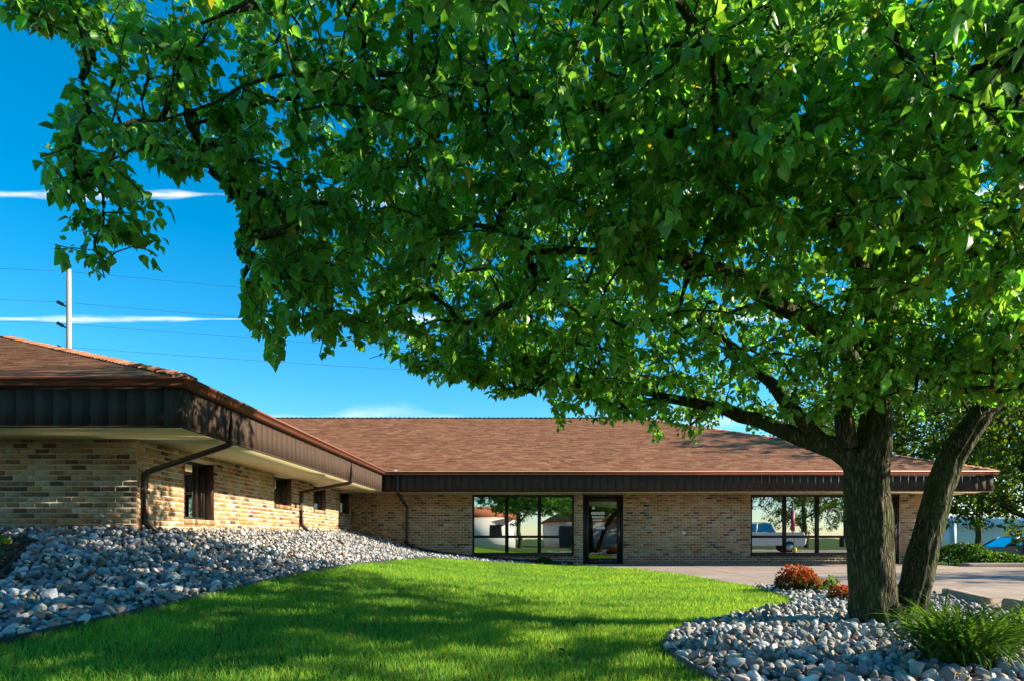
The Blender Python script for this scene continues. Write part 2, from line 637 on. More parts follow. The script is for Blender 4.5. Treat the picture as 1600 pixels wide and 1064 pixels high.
def draped(name, poly, lift, mat, cell=0.2, kind='structure'):
    """a sheet over a plan polygon that follows the land: grid cells whose middle lies inside"""
    P = np.asarray(poly)
    x0, y0 = P.min(0)
    x1, y1 = P.max(0)
    xs = np.arange(x0 - cell, x1 + cell * 1.01, cell)
    ys = np.arange(y0 - cell, y1 + cell * 1.01, cell)
    X, Y = np.meshgrid(xs, ys)
    V = np.stack((X, Y, height(X, Y) + lift), -1).reshape(-1, 3)
    n = len(xs)
    i, j = np.meshgrid(np.arange(len(xs) - 1), np.arange(len(ys) - 1))
    i, j = i.ravel(), j.ravel()
    mx, my = xs[i] + cell / 2, ys[j] + cell / 2
    ok = in_poly(mx, my, poly)
    b = (j * n + i)[ok]
    F = np.stack((b, b + 1, b + n + 1, b + n), -1)
    used, inv = np.unique(F, return_inverse=True)
    return put(name, smooth(np_mesh(name, V[used], inv.reshape(F.shape))), mat, kind=kind)


bed_left = draped('rock_bed', BED_L, 0.012, M['soil'], 0.12)
bed_right = draped('rock_bed', BED_R, 0.012, M['soil'], 0.1)
mulch_bed = draped('mulch_bed', MULCH, 0.012, M['soil'], 0.15)


def clip_cell(poly, x0, y0, x1, y1):
    out = [tuple(p) for p in poly]
    for ax, lim, sgn in ((0, x0, 1), (0, x1, -1), (1, y0, 1), (1, y1, -1)):
        src, out = out, []
        for i in range(len(src)):
            a, b = src[i - 1], src[i]
            ia, ib = (a[ax] - lim) * sgn >= 0, (b[ax] - lim) * sgn >= 0
            if ia != ib:
                t = (lim - a[ax]) / (b[ax] - a[ax])
                out.append((a[0] + (b[0] - a[0]) * t, a[1] + (b[1] - a[1]) * t))
            if ib:
                out.append(b)
        if not out:
            return []
    return out


def ngon_slab(poly, z0, z1):
    import bmesh
    bm = bmesh.new()
    top = [bm.verts.new((x, y, z1)) for x, y in poly]
    bot = [bm.verts.new((x, y, z0)) for x, y in poly]
    n = len(poly)
    bm.faces.new(top)
    for i in range(n):
        bm.faces.new((top[i], bot[i], bot[(i + 1) % n], top[(i + 1) % n]))
    bmesh.ops.recalc_face_normals(bm, faces=bm.faces)
    bmesh.ops.triangulate(bm, faces=[f for f in bm.faces if len(f.verts) > 4])
    me = bpy.data.meshes.new('slab')
    bm.to_mesh(me)
    bm.free()
    return me


apron = put('driveway', ngon_slab(APRON, -0.05, 0.006), M['soil'], kind='structure')
for gx0 in np.arange(1.7, 27, 3.0):
    for gy0 in np.arange(-6.0, 21.3, 2.74):
        c = clip_cell(APRON, gx0 + 0.008, gy0 + 0.008, gx0 + 2.992, gy0 + 2.732)
        clean = []
        for p in c:
            if not clean or (abs(p[0] - clean[-1][0]) + abs(p[1] - clean[-1][1])) > 0.02:
                clean.append(p)
        if len(clean) > 2 and (abs(clean[0][0] - clean[-1][0]) + abs(clean[0][1] - clean[-1][1])) < 0.02:
            clean.pop()
        if len(clean) < 3:
            continue
        area = 0.5 * abs(sum(clean[i - 1][0] * clean[i][1] - clean[i][0] * clean[i - 1][1] for i in range(len(clean))))
        if area < 0.03:
            continue
        put('slab', ngon_slab(clean, -0.03, 0.016 + random.uniform(-0.002, 0.003)), M['concrete'], apron)

# ------------------------------------------------------------------ the building
WALL_X, WALL_Y0, MAIN_Y, WALL_R = -5.56, 9.7, 21.4, 12.45
SOF_Z, GUT_Z, PITCH = 2.23, 2.81, 0.345
EV = dict(front=8.5, side=-4.31, main=20.2, right=13.75)
bld = thing('office_building', (0, MAIN_Y, 0), 'single-storey tan brick office building with brown hipped shingle roof and deep eaves', 'building')

TAN = [(0.4, 0.28, 0.15), (0.37, 0.25, 0.125), (0.43, 0.32, 0.19), (0.33, 0.225, 0.115), (0.45, 0.36, 0.24), (0.36, 0.27, 0.165)]
DARK = [(0.12, 0.075, 0.045), (0.17, 0.095, 0.05), (0.09, 0.062, 0.048), (0.22, 0.125, 0.06)]
RUST = [(0.3, 0.13, 0.07), (0.24, 0.1, 0.06), (0.34, 0.17, 0.09), (0.2, 0.1, 0.07)]


def brick_tone(z, red_below, rnd, dark=0.12):
    if z < red_below:
        return rnd.choice(RUST)
    r = rnd.random()
    if r < dark:
        return rnd.choice(DARK)
    if r < dark + (0.2 if dark > 0.15 else 0.36):
        return rnd.choice([(0.42, 0.21, 0.085), (0.36, 0.17, 0.07), (0.45, 0.25, 0.11), (0.29, 0.15, 0.07)])
    b = rnd.choice(TAN)
    k = rnd.uniform(0.85, 1.15)
    return tuple(x * k for x in b)


BH, BL, GAP, PROUD = 0.0766, 0.208, 0.0165, 0.007
brick_meshes = {}
N_SINGLE = [0]


def brick_box(length):
    m = MB()
    b = 0.004
    x0, x1, z0, z1 = 0, length, 0, BH - GAP
    V = [(x0, 0, z0), (x1, 0, z0), (x1, 0, z1), (x0, 0, z1),
         (x0 + b, -PROUD - 0.006, z0 + b), (x1 - b, -PROUD - 0.006, z0 + b), (x1 - b, -PROUD - 0.006, z1 - b), (x0 + b, -PROUD - 0.006, z1 - b)]
    Q = [(4, 5, 6, 7), (0, 1, 5, 4), (1, 2, 6, 5), (2, 3, 7, 6), (3, 0, 4, 7)]
    return np.array(V), np.array(Q)


def brick_wall(name, o, ud, n, L, z0, z1, openings, single=None, red_below=-9, seed=1, limit=300, anchor_end=False):
    """mortar body round the openings, then every brick of the face; bricks inside 'single' (u0,u1) are objects of their own"""
    rnd = random.Random(seed)
    us = sorted({0, L, *[v for op in openings for v in op[:2]]})
    zs = sorted({z0, z1, *[v for op in openings for v in op[2:]]})
    body = MB()
    for u0, u1 in zip(us[:-1], us[1:]):
        for a, b in zip(zs[:-1], zs[1:]):
            uc, zc = (u0 + u1) / 2, (a + b) / 2
            if a < z0 or b > z1 or any(p[0] < uc < p[1] and p[2] < zc < p[3] for p in openings):
                continue
            body.obox(o, ud, n, u0, u1, -0.22, 0, a, b)
    wall = body.build(name, M['mortar'], bld)
    rot = math.atan2(ud[1], ud[0])
    rest = MB()
    rows = int(math.ceil((z1 - z0) / BH - 0.35))
    for r in range(rows):
        za = z0 + r * BH + GAP * 0.5
        zb = za + BH - GAP
        u = -BL * (0.5 if r % 2 else 0.0) + (((L + GAP) % BL) - BL if anchor_end else 0.0)
        while u < L:
            a, b = max(u, 0.0), min(u + BL - GAP, L)
            u += BL
            segs = [(a, b)]
            for p in openings:
                if p[2] < zb and p[3] > za:
                    new = []
                    for s, e in segs:
                        if p[1] <= s or p[0] >= e:
                            new.append((s, e))
                        else:
                            if p[0] - 0.004 > s:
                                new.append((s, p[0] - 0.004))
                            if p[1] + 0.004 < e:
                                new.append((p[1] + 0.004, e))
                    segs = new
            for s, e in segs:
                if e - s < 0.03:
                    continue
                tone = brick_tone(za, red_below, rnd, 0.19 if anchor_end else 0.1)
                full = abs((e - s) - (BL - GAP)) < 1e-6
                dx = rnd.uniform(-0.0015, 0.0015)
                if single and full and single[0] <= s <= single[1] and N_SINGLE[0] < limit:
                    key = tuple(round(c, 2) for c in tone)
                    if key not in brick_meshes:
                        V, Q = brick_box(BL - GAP)
                        bm_ = np_mesh('brick', V, Q, np.tile(tone, (8, 1)))
                        bm_.materials.append(M['brick'])
                        brick_meshes[key] = bm_
                    ob = put('brick', brick_meshes[key], None, wall)
                    p = np.asarray(o) + np.asarray(ud) * s + np.asarray(n) * dx
                    ob.location = (p[0], p[1], za)
                    ob.rotation_euler = (0, 0, rot)
                    N_SINGLE[0] += 1
                else:
                    V, Q = brick_box(e - s)
                    W = np.asarray(o)[None, :] + np.asarray(ud)[None, :] * (V[:, :1] + s) - np.asarray(n)[None, :] * (V[:, 1:2] - dx)
                    W[:, 2] = V[:, 2] + za
                    rest.add(W, Q, tone=tone)
    if rest.n:
        rest.build('brickwork', M['brick'], wall, kind='stuff')
    return wall


# -- walls
fw = brick_wall('wall', (-14.0, WALL_Y0, 0), (1, 0, 0), (0, -1, 0), 14.0 + WALL_X - 0.004, 0.95, SOF_Z, [], single=(6.3, 8.6), seed=3, limit=185, anchor_end=True)
MB().box((-14, WALL_Y0 + 0.03, 0.2), (WALL_X - 0.03, WALL_Y0 + 0.2, 0.95)).build('foundation', M['foundation'], bld)
SW = [(11.0, 12.05, 1.14, 2.12), (14.9, 15.98, 1.58, 2.215), (17.62, 18.68, 1.58, 2.215), (20.1, 21.15, 1.58, 2.215)]
side_ops = [(a - WALL_Y0, b - WALL_Y0, c, d) for a, b, c, d in SW]
sw = brick_wall('wall', (WALL_X, WALL_Y0 + 0.004, 0), (0, 1, 0), (1, 0, 0), MAIN_Y - WALL_Y0 - 0.004, 0.7, SOF_Z, side_ops, single=(0.0, 2.4), seed=5, limit=300)
X0 = WALL_X
WIN = [(-1.77, 1.42, 0.32, 2.2), (6.96, 10.15, 0.32, 2.2)]
DOOR = (1.70, 2.97, 0.0, 2.215)
DOOR2 = (10.45, 11.64, 0.0, 2.215)
main_ops = [(a - X0, b - X0, c, d) for a, b, c, d in WIN + [DOOR, DOOR2]]
mw = brick_wall('wall', (X0, MAIN_Y, 0), (1, 0, 0), (0, -1, 0), WALL_R - X0 - 0.004, -0.02, SOF_Z, main_ops, red_below=0.22, seed=8)
rw = brick_wall('wall', (WALL_R, MAIN_Y + 0.004, 0), (0, 1, 0), (1, 0, 0), 15.8, -0.15, SOF_Z, [], red_below=0.22, seed=9)

# -- rooms behind the glass
MB().box((-5.3, 25.6, 0), (12.2, 25.7, 2.5)).build('interior_wall', M['interior'], bld)
MB().box((-5.3, 21.66, 2.26), (12.2, 25.6, 2.3)).build('ceiling', M['interior'], bld)
MB().box((-5.3, 21.66, -0.06), (12.2, 25.6, -0.02)).build('interior_floor', M['interior'], bld)
MB().box((-8.0, 9.95, 1.0), (-7.9, 21.2, 2.5)).build('interior_wall', M['interior'], bld)
MB().box((-7.9, 9.95, 2.26), (-5.79, 21.2, 2.3)).build('ceiling', M['interior'], bld)


# -- big shop-style windows of the main front
def main_window(x0, x1, z0, z1, tz):
    y0, y1 = MAIN_Y + 0.05, MAIN_Y + 0.13
    f = 0.06
    fr = MB()
    fr.box((x0, y0, z0), (x1, y1, z0 + f)).box((x0, y0, z1 - f), (x1, y1, z1))
    fr.box((x0, y0, z0 + f), (x0 + f, y1, z1 - f)).box((x1 - f, y0, z0 + f), (x1, y1, z1 - f))
    w = fr.build('window', M['frame'], bld)
    cols = 3
    cw = (x1 - x0 - 2 * f) / cols
    for k in range(1, cols):
        xm = x0 + f + cw * k
        MB().box((xm - 0.055, y0 - 0.004, z0 + f), (xm + 0.055, y1 + 0.004, z1 - f)).build('mullion', M['frame'], w)
    for k in range(cols):
        a = x0 + f + cw * k + (0.055 if k else 0)
        b = x0 + f + cw * (k + 1) - (0.055 if k < cols - 1 else 0)
        MB().box((a, y0 + 0.006, tz - 0.04), (b, y1 - 0.006, tz + 0.04)).build('transom', M['frame'], w)
        for za, zb in ((z0 + f, tz - 0.04), (tz + 0.04, z1 - f)):
            yy = y0 + 0.04
            tilt = random.uniform(-0.002, 0.002)
            MB().add([(a, yy, za), (b, yy + tilt, za), (b, yy + tilt, zb), (a, yy, zb)], [(0, 1, 2, 3)]).build('pane', M['glass'], w)
    sl = MB()
    sl.box((x0 - 0.02, MAIN_Y - 0.045, z0 - 0.035), (x1 + 0.02, MAIN_Y + 0.05, z0 - 0.001))
    sl.build('sill', M['frame'], w)
    return w


main_window(*WIN[0], 0.88)
w_b = main_window(*WIN[1], 0.88)
# pale blinds hang inside the second window
for k in range(3):
    a = WIN[1][0] + 0.1 + k * 1.03
    b_ = MB()
    for s in range(34):
        zz = 0.45 + s * 0.05
        b_.add([(a, 21.62, zz), (a + 0.94, 21.62, zz), (a + 0.94, 21.65, zz + 0.046), (a, 21.65, zz + 0.046)], [(0, 1, 2, 3)])
    b_.build('blind', M['blind'], w_b)


# -- small deep-set windows of the side wing
def side_window(y0, y1, z0, z1, big):
    x = WALL_X - 0.14
    f = 0.045
    fr = MB()
    fr.box((x - 0.06, y0, z0), (x, y1, z0 + f)).box((x - 0.06, y0, z1 - f), (x, y1, z1))
    fr.box((x - 0.06, y0, z0 + f), (x, y0 + f, z1 - f)).box((x - 0.06, y1 - f, z0 + f), (x, y1, z1 - f))
    w = fr.build('window', M['frame'], bld)
    MB().add([(x - 0.03, y0 + f, z0 + f), (x - 0.03, y1 - f, z0 + f), (x - 0.03, y1 - f, z1 - f), (x - 0.03, y0 + f, z1 - f)], [(0, 1, 2, 3)]).build('pane', M['glass'], w)
    if big:
        MB().box((x - 0.05, (y0 + y1) / 2 + 0.18, z0 + f), (x + 0.01, (y0 + y1) / 2 + 0.22, z1 - f)).build('mullion', M['frame'], w)
    for ja, jb in ((y1 - 0.025, y1 - 0.002), (y0 + 0.002, y0 + 0.025)):
        MB().box((x + 0.002, ja, z0 + 0.003), (WALL_X + 0.012, jb, z1 - 0.003)).build('jamb', M['wood_trim'], w)
    k = int((y1 - y0) / 0.08)
    rnd = random.Random(int(y0 * 10))
    for i in range(k):      # rowlock sill: bricks on edge
        a = y0 + (y1 - y0) * i / k
        s = MB().box((WALL_X - 0.13, a + 0.005, z0 - 0.085), (WALL_X + 0.035, a + (y1 - y0) / k - 0.005, z0 - 0.004), brick_tone(1, -9, rnd))
        s.build('brick', M['brick'], w)


for i, (a, b, c, d) in enumerate(SW):
    side_window(a, b, c, d, i == 0)


# -- doors
def glazed_door(x0, x1, z1, marks):
    y0, y1 = MAIN_Y + 0.04, MAIN_Y + 0.14
    fr = MB()
    fr.box((x0, y0, 0.0), (x0 + 0.07, y1, z1)).box((x1 - 0.07, y0, 0.0), (x1, y1, z1)).box((x0 + 0.07, y0, z1 - 0.08), (x1 - 0.07, y1, z1))
    d = fr.build('door', M['frame'], bld)
    a, b = x0 + 0.075, x1 - 0.075
    st = MB()
    for s in ((a, a + 0.12, 0.02, z1 - 0.085), (b - 0.12, b, 0.02, z1 - 0.085), (a + 0.12, b - 0.12, 0.02, 0.2), (a + 0.12, b - 0.12, z1 - 0.23, z1 - 0.085)):
        st.box((s[0], y0 + 0.02, s[2]), (s[1], y1 - 0.02, s[3]))
    st.build('door_leaf', M['frame'], d)
    MB().add([(a + 0.12, y0 + 0.05, 0.2), (b - 0.12, y0 + 0.05, 0.2), (b - 0.12, y0 + 0.05, z1 - 0.23), (a + 0.12, y0 + 0.05, z1 - 0.23)], [(0, 1, 2, 3)]).build('pane', M['door_glass'], d)
    h = MB()
    h.tube([(b - 0.06, y0 - 0.045, 0.86), (b - 0.06, y0 - 0.045, 1.08)], 0.013, 8)
    h.tube([(b - 0.06, y0 + 0.025, 0.88), (b - 0.06, y0 - 0.045, 0.88)], 0.009, 6)
    h.tube([(b - 0.06, y0 + 0.025, 1.06), (b - 0.06, y0 - 0.045, 1.06)], 0.009, 6)
    h.build('handle', M['steel'], d, True)
    MB().box((x0 + 0.02, MAIN_Y - 0.06, -0.01), (x1 - 0.02, MAIN_Y + 0.16, 0.024)).build('threshold', M['concrete'], d)
    if marks:      # rows of small pale stick-on lettering, too fine to read
        rnd = random.Random(4)
        for zz, xa, xb, hh in ((1.74, a + 0.22, a + 0.3, 0.09), (1.57, a + 0.2, a + 0.58, 0.09), (1.47, a + 0.22, a + 0.56, 0.06), (1.38, a + 0.24, a + 0.5, 0.045), (1.16, a + 0.26, a + 0.36, 0.08), (1.12, a + 0.36, a + 0.62, 0.09)):
            m = MB()
            x = xa
            while x < xb:
                w = rnd.uniform(0.02, 0.04)
                m.add([(x, y0 + 0.046, zz), (x + w, y0 + 0.046, zz), (x + w, y0 + 0.046, zz + hh), (x, y0 + 0.046, zz + hh)], [(0, 1, 2, 3)])
                x += w + rnd.uniform(0.006, 0.012)
            m.build('lettering', M['decal'], d)
    return d


glazed_door(DOOR[0], DOOR[1], DOOR[3], True)
glazed_door(DOOR2[0], DOOR2[1], DOOR2[3], False)
# pale sign disc in the second window and an alarm bell on the wall
ring = MB()
th = np.linspace(0, 2 * math.pi, 25)
ring.tube(np.stack((9.6 + 0.2 * np.cos(th), np.full(25, 21.445), 1.5 + 0.26 * np.sin(th)), -1), 0.02, 6, False)
ring.build('window_sign', M['decal'], w_b)
MB().tube([(4.85, MAIN_Y - 0.002, 1.0), (4.85, MAIN_Y - 0.05, 1.0)], 0.055, 12).build('wall_vent', M['decal'], bld)

# -- eaves: soffit, grooved fascia boards, gutter
for a, b in (((-14, 8.53), (EV['side'] - 0.02, 9.72)), ((WALL_X - 0.02, 9.724), (EV['side'] - 0.02, 20.22)), ((WALL_X - 0.02, 20.224), (EV['right'] - 0.02, 21.42)), ((WALL_R - 0.02, 21.424), (EV['right'] - 0.02, 37.2))):
    MB().box((*a, SOF_Z - 0.004), (*b, SOF_Z + 0.02)).build('soffit', M['soffit'], bld)


def fascia_run(o, ud, n, L, z0, z1, skip=0.0):
    bk = MB().obox(o, ud, n, 0, L, -0.03, -0.012, z0 + 0.012, z1).build('fascia', M['frame'], bld)
    k = int(round(L / 0.23))
    w = L / k
    meshes = {}
    for i in range(k):
        if (i + 1) * w < skip:
            continue
        MB().obox(o, ud, n, i * w + 0.004, (i + 1) * w - 0.004, -0.01, 0.0 + random.uniform(-0.0015, 0.0015), z0 - 0.004, z1 - 0.002).build('board', M['fascia'], bk)
    MB().obox(o, ud, n, 0, L, -0.012, 0.014, z1, z1 + 0.14).build('gutter_board', M['fascia'], bk)
    MB().obox(o, ud, n, 0.0, L, -0.02, 0.006, z0 - 0.03, z0 - 0.005).build('trim', M['fascia'], bk)


FZ0, FZ1 = SOF_Z, 2.68
fascia_run((-14, EV['front'], 0), (1, 0, 0), (0, -1, 0), 14 + EV['side'] + 0.0, FZ0, FZ1, 5.8)
fascia_run((EV['side'], EV['front'], 0), (0, 1, 0), (1, 0, 0), EV['main'] - EV['front'], FZ0, FZ1)
fascia_run((EV['side'], EV['main'], 0), (1, 0, 0), (0, -1, 0), EV['right'] - EV['side'], FZ0, FZ1)
fascia_run((EV['right'], EV['main'], 0), (0, 1, 0), (1, 0, 0), 17.0, FZ0, FZ1, 12)


def sweep(path, normals_out, prof, name, mat, parent):
    """profile (outward, z) swept along plan segments with mitred corners"""
    path = np.asarray(path, float)
    N = np.asarray(normals_out, float)
    rings = []
    for i, p in enumerate(path):
        if i == 0:
            mdir = N[0]
        elif i == len(path) - 1:
            mdir = N[-1]
        else:
            s = N[i - 1] + N[i]
            mdir = s / (s @ N[i])
        rings.append([(p[0] + mdir[0] * a, p[1] + mdir[1] * a, z) for a, z in prof])
    V = np.array(rings).reshape(-1, 3)
    k = len(prof)
    Q = [(i * k + j, i * k + j + 1, (i + 1) * k + j + 1, (i + 1) * k + j) for i in range(len(path) - 1) for j in range(k - 1)]
    return put(name, np_mesh(name, V, np.array(Q)), mat, parent)


GP = [(0.016, 2.70), (0.075, 2.70), (0.09, 2.72), (0.095, 2.755), (0.115, 2.775), (0.13, 2.79), (0.13, 2.812), (0.118, 2.812), (0.118, 2.795), (0.085, 2.755), (0.075, 2.715), (0.02, 2.715), (0.02, 2.80)]
eave = [(-14, EV['front']), (EV['side'], EV['front']), (EV['side'], EV['main']), (EV['right'], EV['main']), (EV['right'], 37.0)]
nrm = [(0, -1), (1, 0), (0, -1), (1, 0)]
for i in range(4):
    pass
gut = sweep(eave, nrm, GP, 'gutter', M['gutter'], bld)
# light-grey patch where the two gutters meet
MB().box((EV['side'] + 0.13, EV['main'] - 0.14, 2.805), (EV['side'] + 0.42, EV['main'] - 0.02, 2.835)).build('gutter_guard', M['steel'], gut)

# -- roof
RE = 2.83
xs_, xr_, yf_, ym_ = EV['side'] + 0.05, EV['right'] + 0.05, EV['front'] - 0.05, EV['main'] - 0.05
HALF = 9.1
RZ = RE + PITCH * HALF
xl_ = xs_ - 2 * HALF
yb_ = ym_ + 2 * HALF
A = (xl_, yf_, RE); B = (xs_, yf_, RE); C = (xs_, ym_, RE); D = (xr_, ym_, RE); E_ = (xr_, yb_, RE); G = (xl_, yb_, RE)
R1 = (xs_ - HALF, yf_ + HALF, RZ); R2 = (xs_ - HALF, ym_ + HALF, RZ); R3 = (xr_ - HALF, ym_ + HALF, RZ)
verts = [A, B, C, D, E_, G, R1, R2, R3]
deck = MB()
deck.add(verts, [(1, 2, 7, 6), (5, 0, 6, 7), (2, 3, 8, 7), (4, 5, 7, 8)], [(0, 1, 6), (3, 4, 8)])
edge = [A, B, C, D, E_, G]
low = [(x, y, z - 0.03) for x, y, z in edge]
deck.add(edge + low, [(i, (i + 1) % 6, 6 + (i + 1) % 6, 6 + i) for i in range(6)])
roof = deck.build('roof', M['roof_deck'], bld)

SH = [(0.31, 0.135, 0.068), (0.26, 0.105, 0.055), (0.35, 0.165, 0.085), (0.22, 0.095, 0.05), (0.32, 0.155, 0.09), (0.29, 0.125, 0.062)]


def shingle_face(eave_o, ud, inn, s_range, seed, smax=None):
    """rows of tabs; s_range(d) gives the run of the face at plan distance d from the eave"""
    rnd = np.random.default_rng(seed)
    m = MB()
    step = 0.135
    rows = int(HALF / step)
    ud, inn, eo = np.asarray(ud, float), np.asarray(inn, float), np.asarray(eave_o, float)
    Vs, tones = [], []
    for r in range(rows):
        d0, d1 = r * step - 0.02, (r + 1) * step + 0.01
        a, b = s_range(max(d0, 0.0) + step * 0.5)
        s = a - rnd.uniform(0, 0.3)
        while s < b:
            w = rnd.choice([0.16, 0.22, 0.3, 0.34])
            s0, s1 = max(s, a), min(s + w, b)
            s += w
            if s1 - s0 < 0.03:
                continue
            lift = 0.012 + rnd.uniform(0, 0.007)
            t = np.array(SH[rnd.integers(len(SH))]) * rnd.uniform(0.8, 1.2)

            def P(sv, dv, h):
                q = eo + ud * sv + inn * dv
                return (q[0], q[1], RE + PITCH * dv + h)
            Vs += [P(s0, d0, lift), P(s1, d0, lift), P(s1, d1, 0.003), P(s0, d1, 0.003), P(s0, d0, 0.001), P(s1, d0, 0.001)]
            tones += [t] * 6
    V = np.array(Vs)
    n = len(V) // 6
    b = np.arange(n)[:, None] * 6
    Q = np.concatenate((b + np.array([[0, 1, 2, 3]]), b + np.array([[4, 5, 1, 0]])))
    put('shingles', np_mesh('shingles', V, Q, np.array(tones)), M['shingle'], roof, kind='stuff')


shingle_face(B, (-1, 0, 0), (0, 1, 0), lambda d: (d, min(2 * HALF - d, 13.5)), 11)
shingle_face(B, (0, 1, 0), (-1, 0, 0), lambda d: (d, (ym_ - yf_) + d), 12)
shingle_face(C, (1, 0, 0), (0, 1, 0), lambda d: (-d, (xr_ - xs_) - d), 13)
shingle_face(D, (0, 1, 0), (-1, 0, 0), lambda d: (d, 2 * HALF - d), 14)


def ridge_caps(a, b, drop, seed):
    rnd = np.random.default_rng(seed)
    a, b = np.asarray(a, float), np.asarray(b, float)
    L = np.linalg.norm(b - a)
    t = (b - a) / L
    side = np.cross(t, (0, 0, 1.0))
    side /= np.linalg.norm(side)
    m = MB()
    k = int(L / 0.2)
    for i in range(k):
        p0, p1 = a + t * (L * i / k - 0.02), a + t * (L * (i + 1) / k + 0.02)
        h0, h1 = 0.045 + rnd.uniform(0, 0.012), 0.025
        up = np.array((0, 0, 1.0))
        V = []
        for p, h in ((p0, h0), (p1, h1)):
            V += [p + side * 0.15 + up * (h - 0.15 * drop - 0.01), p + up * h, p - side * 0.15 + up * (h - 0.15 * drop - 0.01)]
        V += [p0 + side * 0.15 + up * (-0.15 * drop), p0 - side * 0.15 + up * (-0.15 * drop)]
        m.add(V, [(0, 1, 4, 3), (1, 2, 5, 4), (6, 1, 0, 6), (2, 1, 7, 2)][:2], [(6, 1, 0), (2, 1, 7), (6, 7, 1)], np.array(SH[rnd.integers(len(SH))]) * rnd.uniform(0.85, 1.25))
    m.build('ridge_cap', M['shingle'], roof, kind='stuff')


for i, (a, b, dr) in enumerate(((B, R1, 0.244), (A, R1, 0.244), (R1, R2, PITCH), (R2, R3, PITCH), (D, R3, 0.244))):
    ridge_caps(a, b, dr, 30 + i)


# -- downspouts
def downspout(path, bands):
    m = MB()
    m.tube(path, 0.048, 4, True, math.pi / 4)
    d = m.build('downspout', M['downspout'], bld)
    for p, axis in bands:
        b = MB()
        p = np.array(p)
        b.box(p - 0.042 - np.array((0.004,) * 3) * 0, p + np.array((0.042, 0.042, 0.012)))
        b.build('strap', M['downspout'], d)
    return d


def bend(pts, r=0.05):
    """round the corners of a polyline a little"""
    pts = [np.array(p, float) for p in pts]
    out = [pts[0]]
    for a, b, c in zip(pts[:-2], pts[1:-1], pts[2:]):
        u, v = (a - b) / np.linalg.norm(a - b), (c - b) / np.linalg.norm(c - b)
        out += [b + u * r, b + (u + v) * r * 0.25, b + v * r]
    return out + [pts[-1]]


gx_ = EV['side'] + 0.075
downspout(bend([(gx_, 9.72, 2.71), (gx_, 9.72, 2.16), (WALL_X + 0.06, 9.80, 1.76), (WALL_X + 0.06, 9.80, 1.06), (WALL_X + 0.24, 9.78, 0.90)]), [((WALL_X + 0.06, 9.80, 1.5), 0)])
downspout(bend([(gx_, 16.3, 2.71), (gx_, 16.3, 2.16), (WALL_X + 0.06, 16.55, 1.94), (WALL_X + 0.06, 16.55, 1.15), (WALL_X + 0.28, 16.5, 0.97)]), [((WALL_X + 0.06, 16.55, 1.5), 0)])
downspout(bend([(-3.86, EV['main'] - 0.075, 2.71), (-3.86, EV['main'] - 0.075, 2.16), (-3.80, MAIN_Y - 0.06, 1.80), (-3.80, MAIN_Y - 0.06, 0.82), (-3.78, MAIN_Y - 0.14, 0.70)]), [((-3.80, MAIN_Y - 0.06, 1.3), 0)])

# black corrugated drain pipe that carries the third downspout's water along the wall
dp = []
for px, Y in ((632, 21.22), (640, 21.15), (660, 21.05), (690, 20.95), (730, 20.9), (780, 20.85), (840, 20.8), (895, 20.85)):
    X = (px - CX) / F_PX * Y
    dp.append((X, Y, float(height(X, Y)) + 0.075))
dp[0] = (dp[0][0], dp[0][1], 0.74)
dl = smooth_line(dp, 0.03)
rr = 0.055 + 0.006 * np.sign(np.sin(np.arange(len(dl)) * math.pi / 1.5))
tag(MB().tube(dl, rr, 10).build('drain_pipe', M['edging'], sm=True), 'black corrugated drain pipe running along the brick wall below the front window', 'pipe')

# ------------------------------------------------------------------ edging, stones, mulch


def edging_strip(line, label):
    p = smooth_line(line, 0.15)
    z = height(p[:, 0], p[:, 1])
    t = np.gradient(p, axis=0)
    t /= np.linalg.norm(t, axis=1)[:, None]
    nn = np.stack((t[:, 1], -t[:, 0]), -1) * 0.012
    V = []
    for q, zz, w in zip(p, z, nn):
        V += [(q[0] - w[0], q[1] - w[1], zz - 0.05), (q[0] - w[0], q[1] - w[1], zz + 0.05), (q[0] + w[0], q[1] + w[1], zz + 0.05), (q[0] + w[0], q[1] + w[1], zz - 0.05)]
    k = len(p)
    Q = [(i * 4 + j, i * 4 + (j + 1) % 4, (i + 1) * 4 + (j + 1) % 4, (i + 1) * 4 + j) for i in range(k - 1) for j in range(4)]
    o = put('lawn_edging', np_mesh('lawn_edging', np.array(V), np.array(Q)), M['edging'])
    tag(o, label, 'edging')


edging_strip(BED_EDGE, 'black lawn edging strip between the lawn and the rock bed along the wing')
edging_strip(BED_R_EDGE, 'black lawn edging strip around the rock bed under the tree')
edging_strip([(-14, 8.87), (-6.32, 8.69), (-6.11, 8.48), (-5.58, 7.48), (-5.03, 6.48), (-4.33, 4.78), (-4.03, 2.0)], 'black edging strip between the bark mulch and the rocks')


def ico(sub):
    import bmesh
    bm = bmesh.new()
    bmesh.ops.create_icosphere(bm, subdivisions=sub, radius=1)
    V = np.array([v.co[:] for v in bm.verts])
    Fc = np.array([[v.index for v in f.verts] for f in bm.faces])
    bm.free()
    return V, Fc


ICO1, ICO2 = ico(1), ico(2)


def stone_shapes(base, n, seed):
    V, Fc = base
    out = []
    rnd = np.random.default_rng(seed)
    for i in range(n):
        off = Vector(rnd.uniform(-50, 50, 3))
        k = np.array([1 + 0.34 * mnoise.noise(Vector(v) * 1.1 + off) for v in V])
        W = V * k[:, None]
        W *= np.array((1.0, rnd.uniform(0.62, 0.9), rnd.uniform(0.45, 0.7)))
        # a couple of flats, as on broken river rock
        for _ in range(8):
            nrm_ = rnd.normal(size=3)
            nrm_ /= np.linalg.norm(nrm_)
            dist = W @ nrm_
            lim = rnd.uniform(0.45, 0.75) * dist.max()
            W -= np.maximum(dist - lim, 0)[:, None] * nrm_ * 0.95
        out.append(W)
    return out, Fc


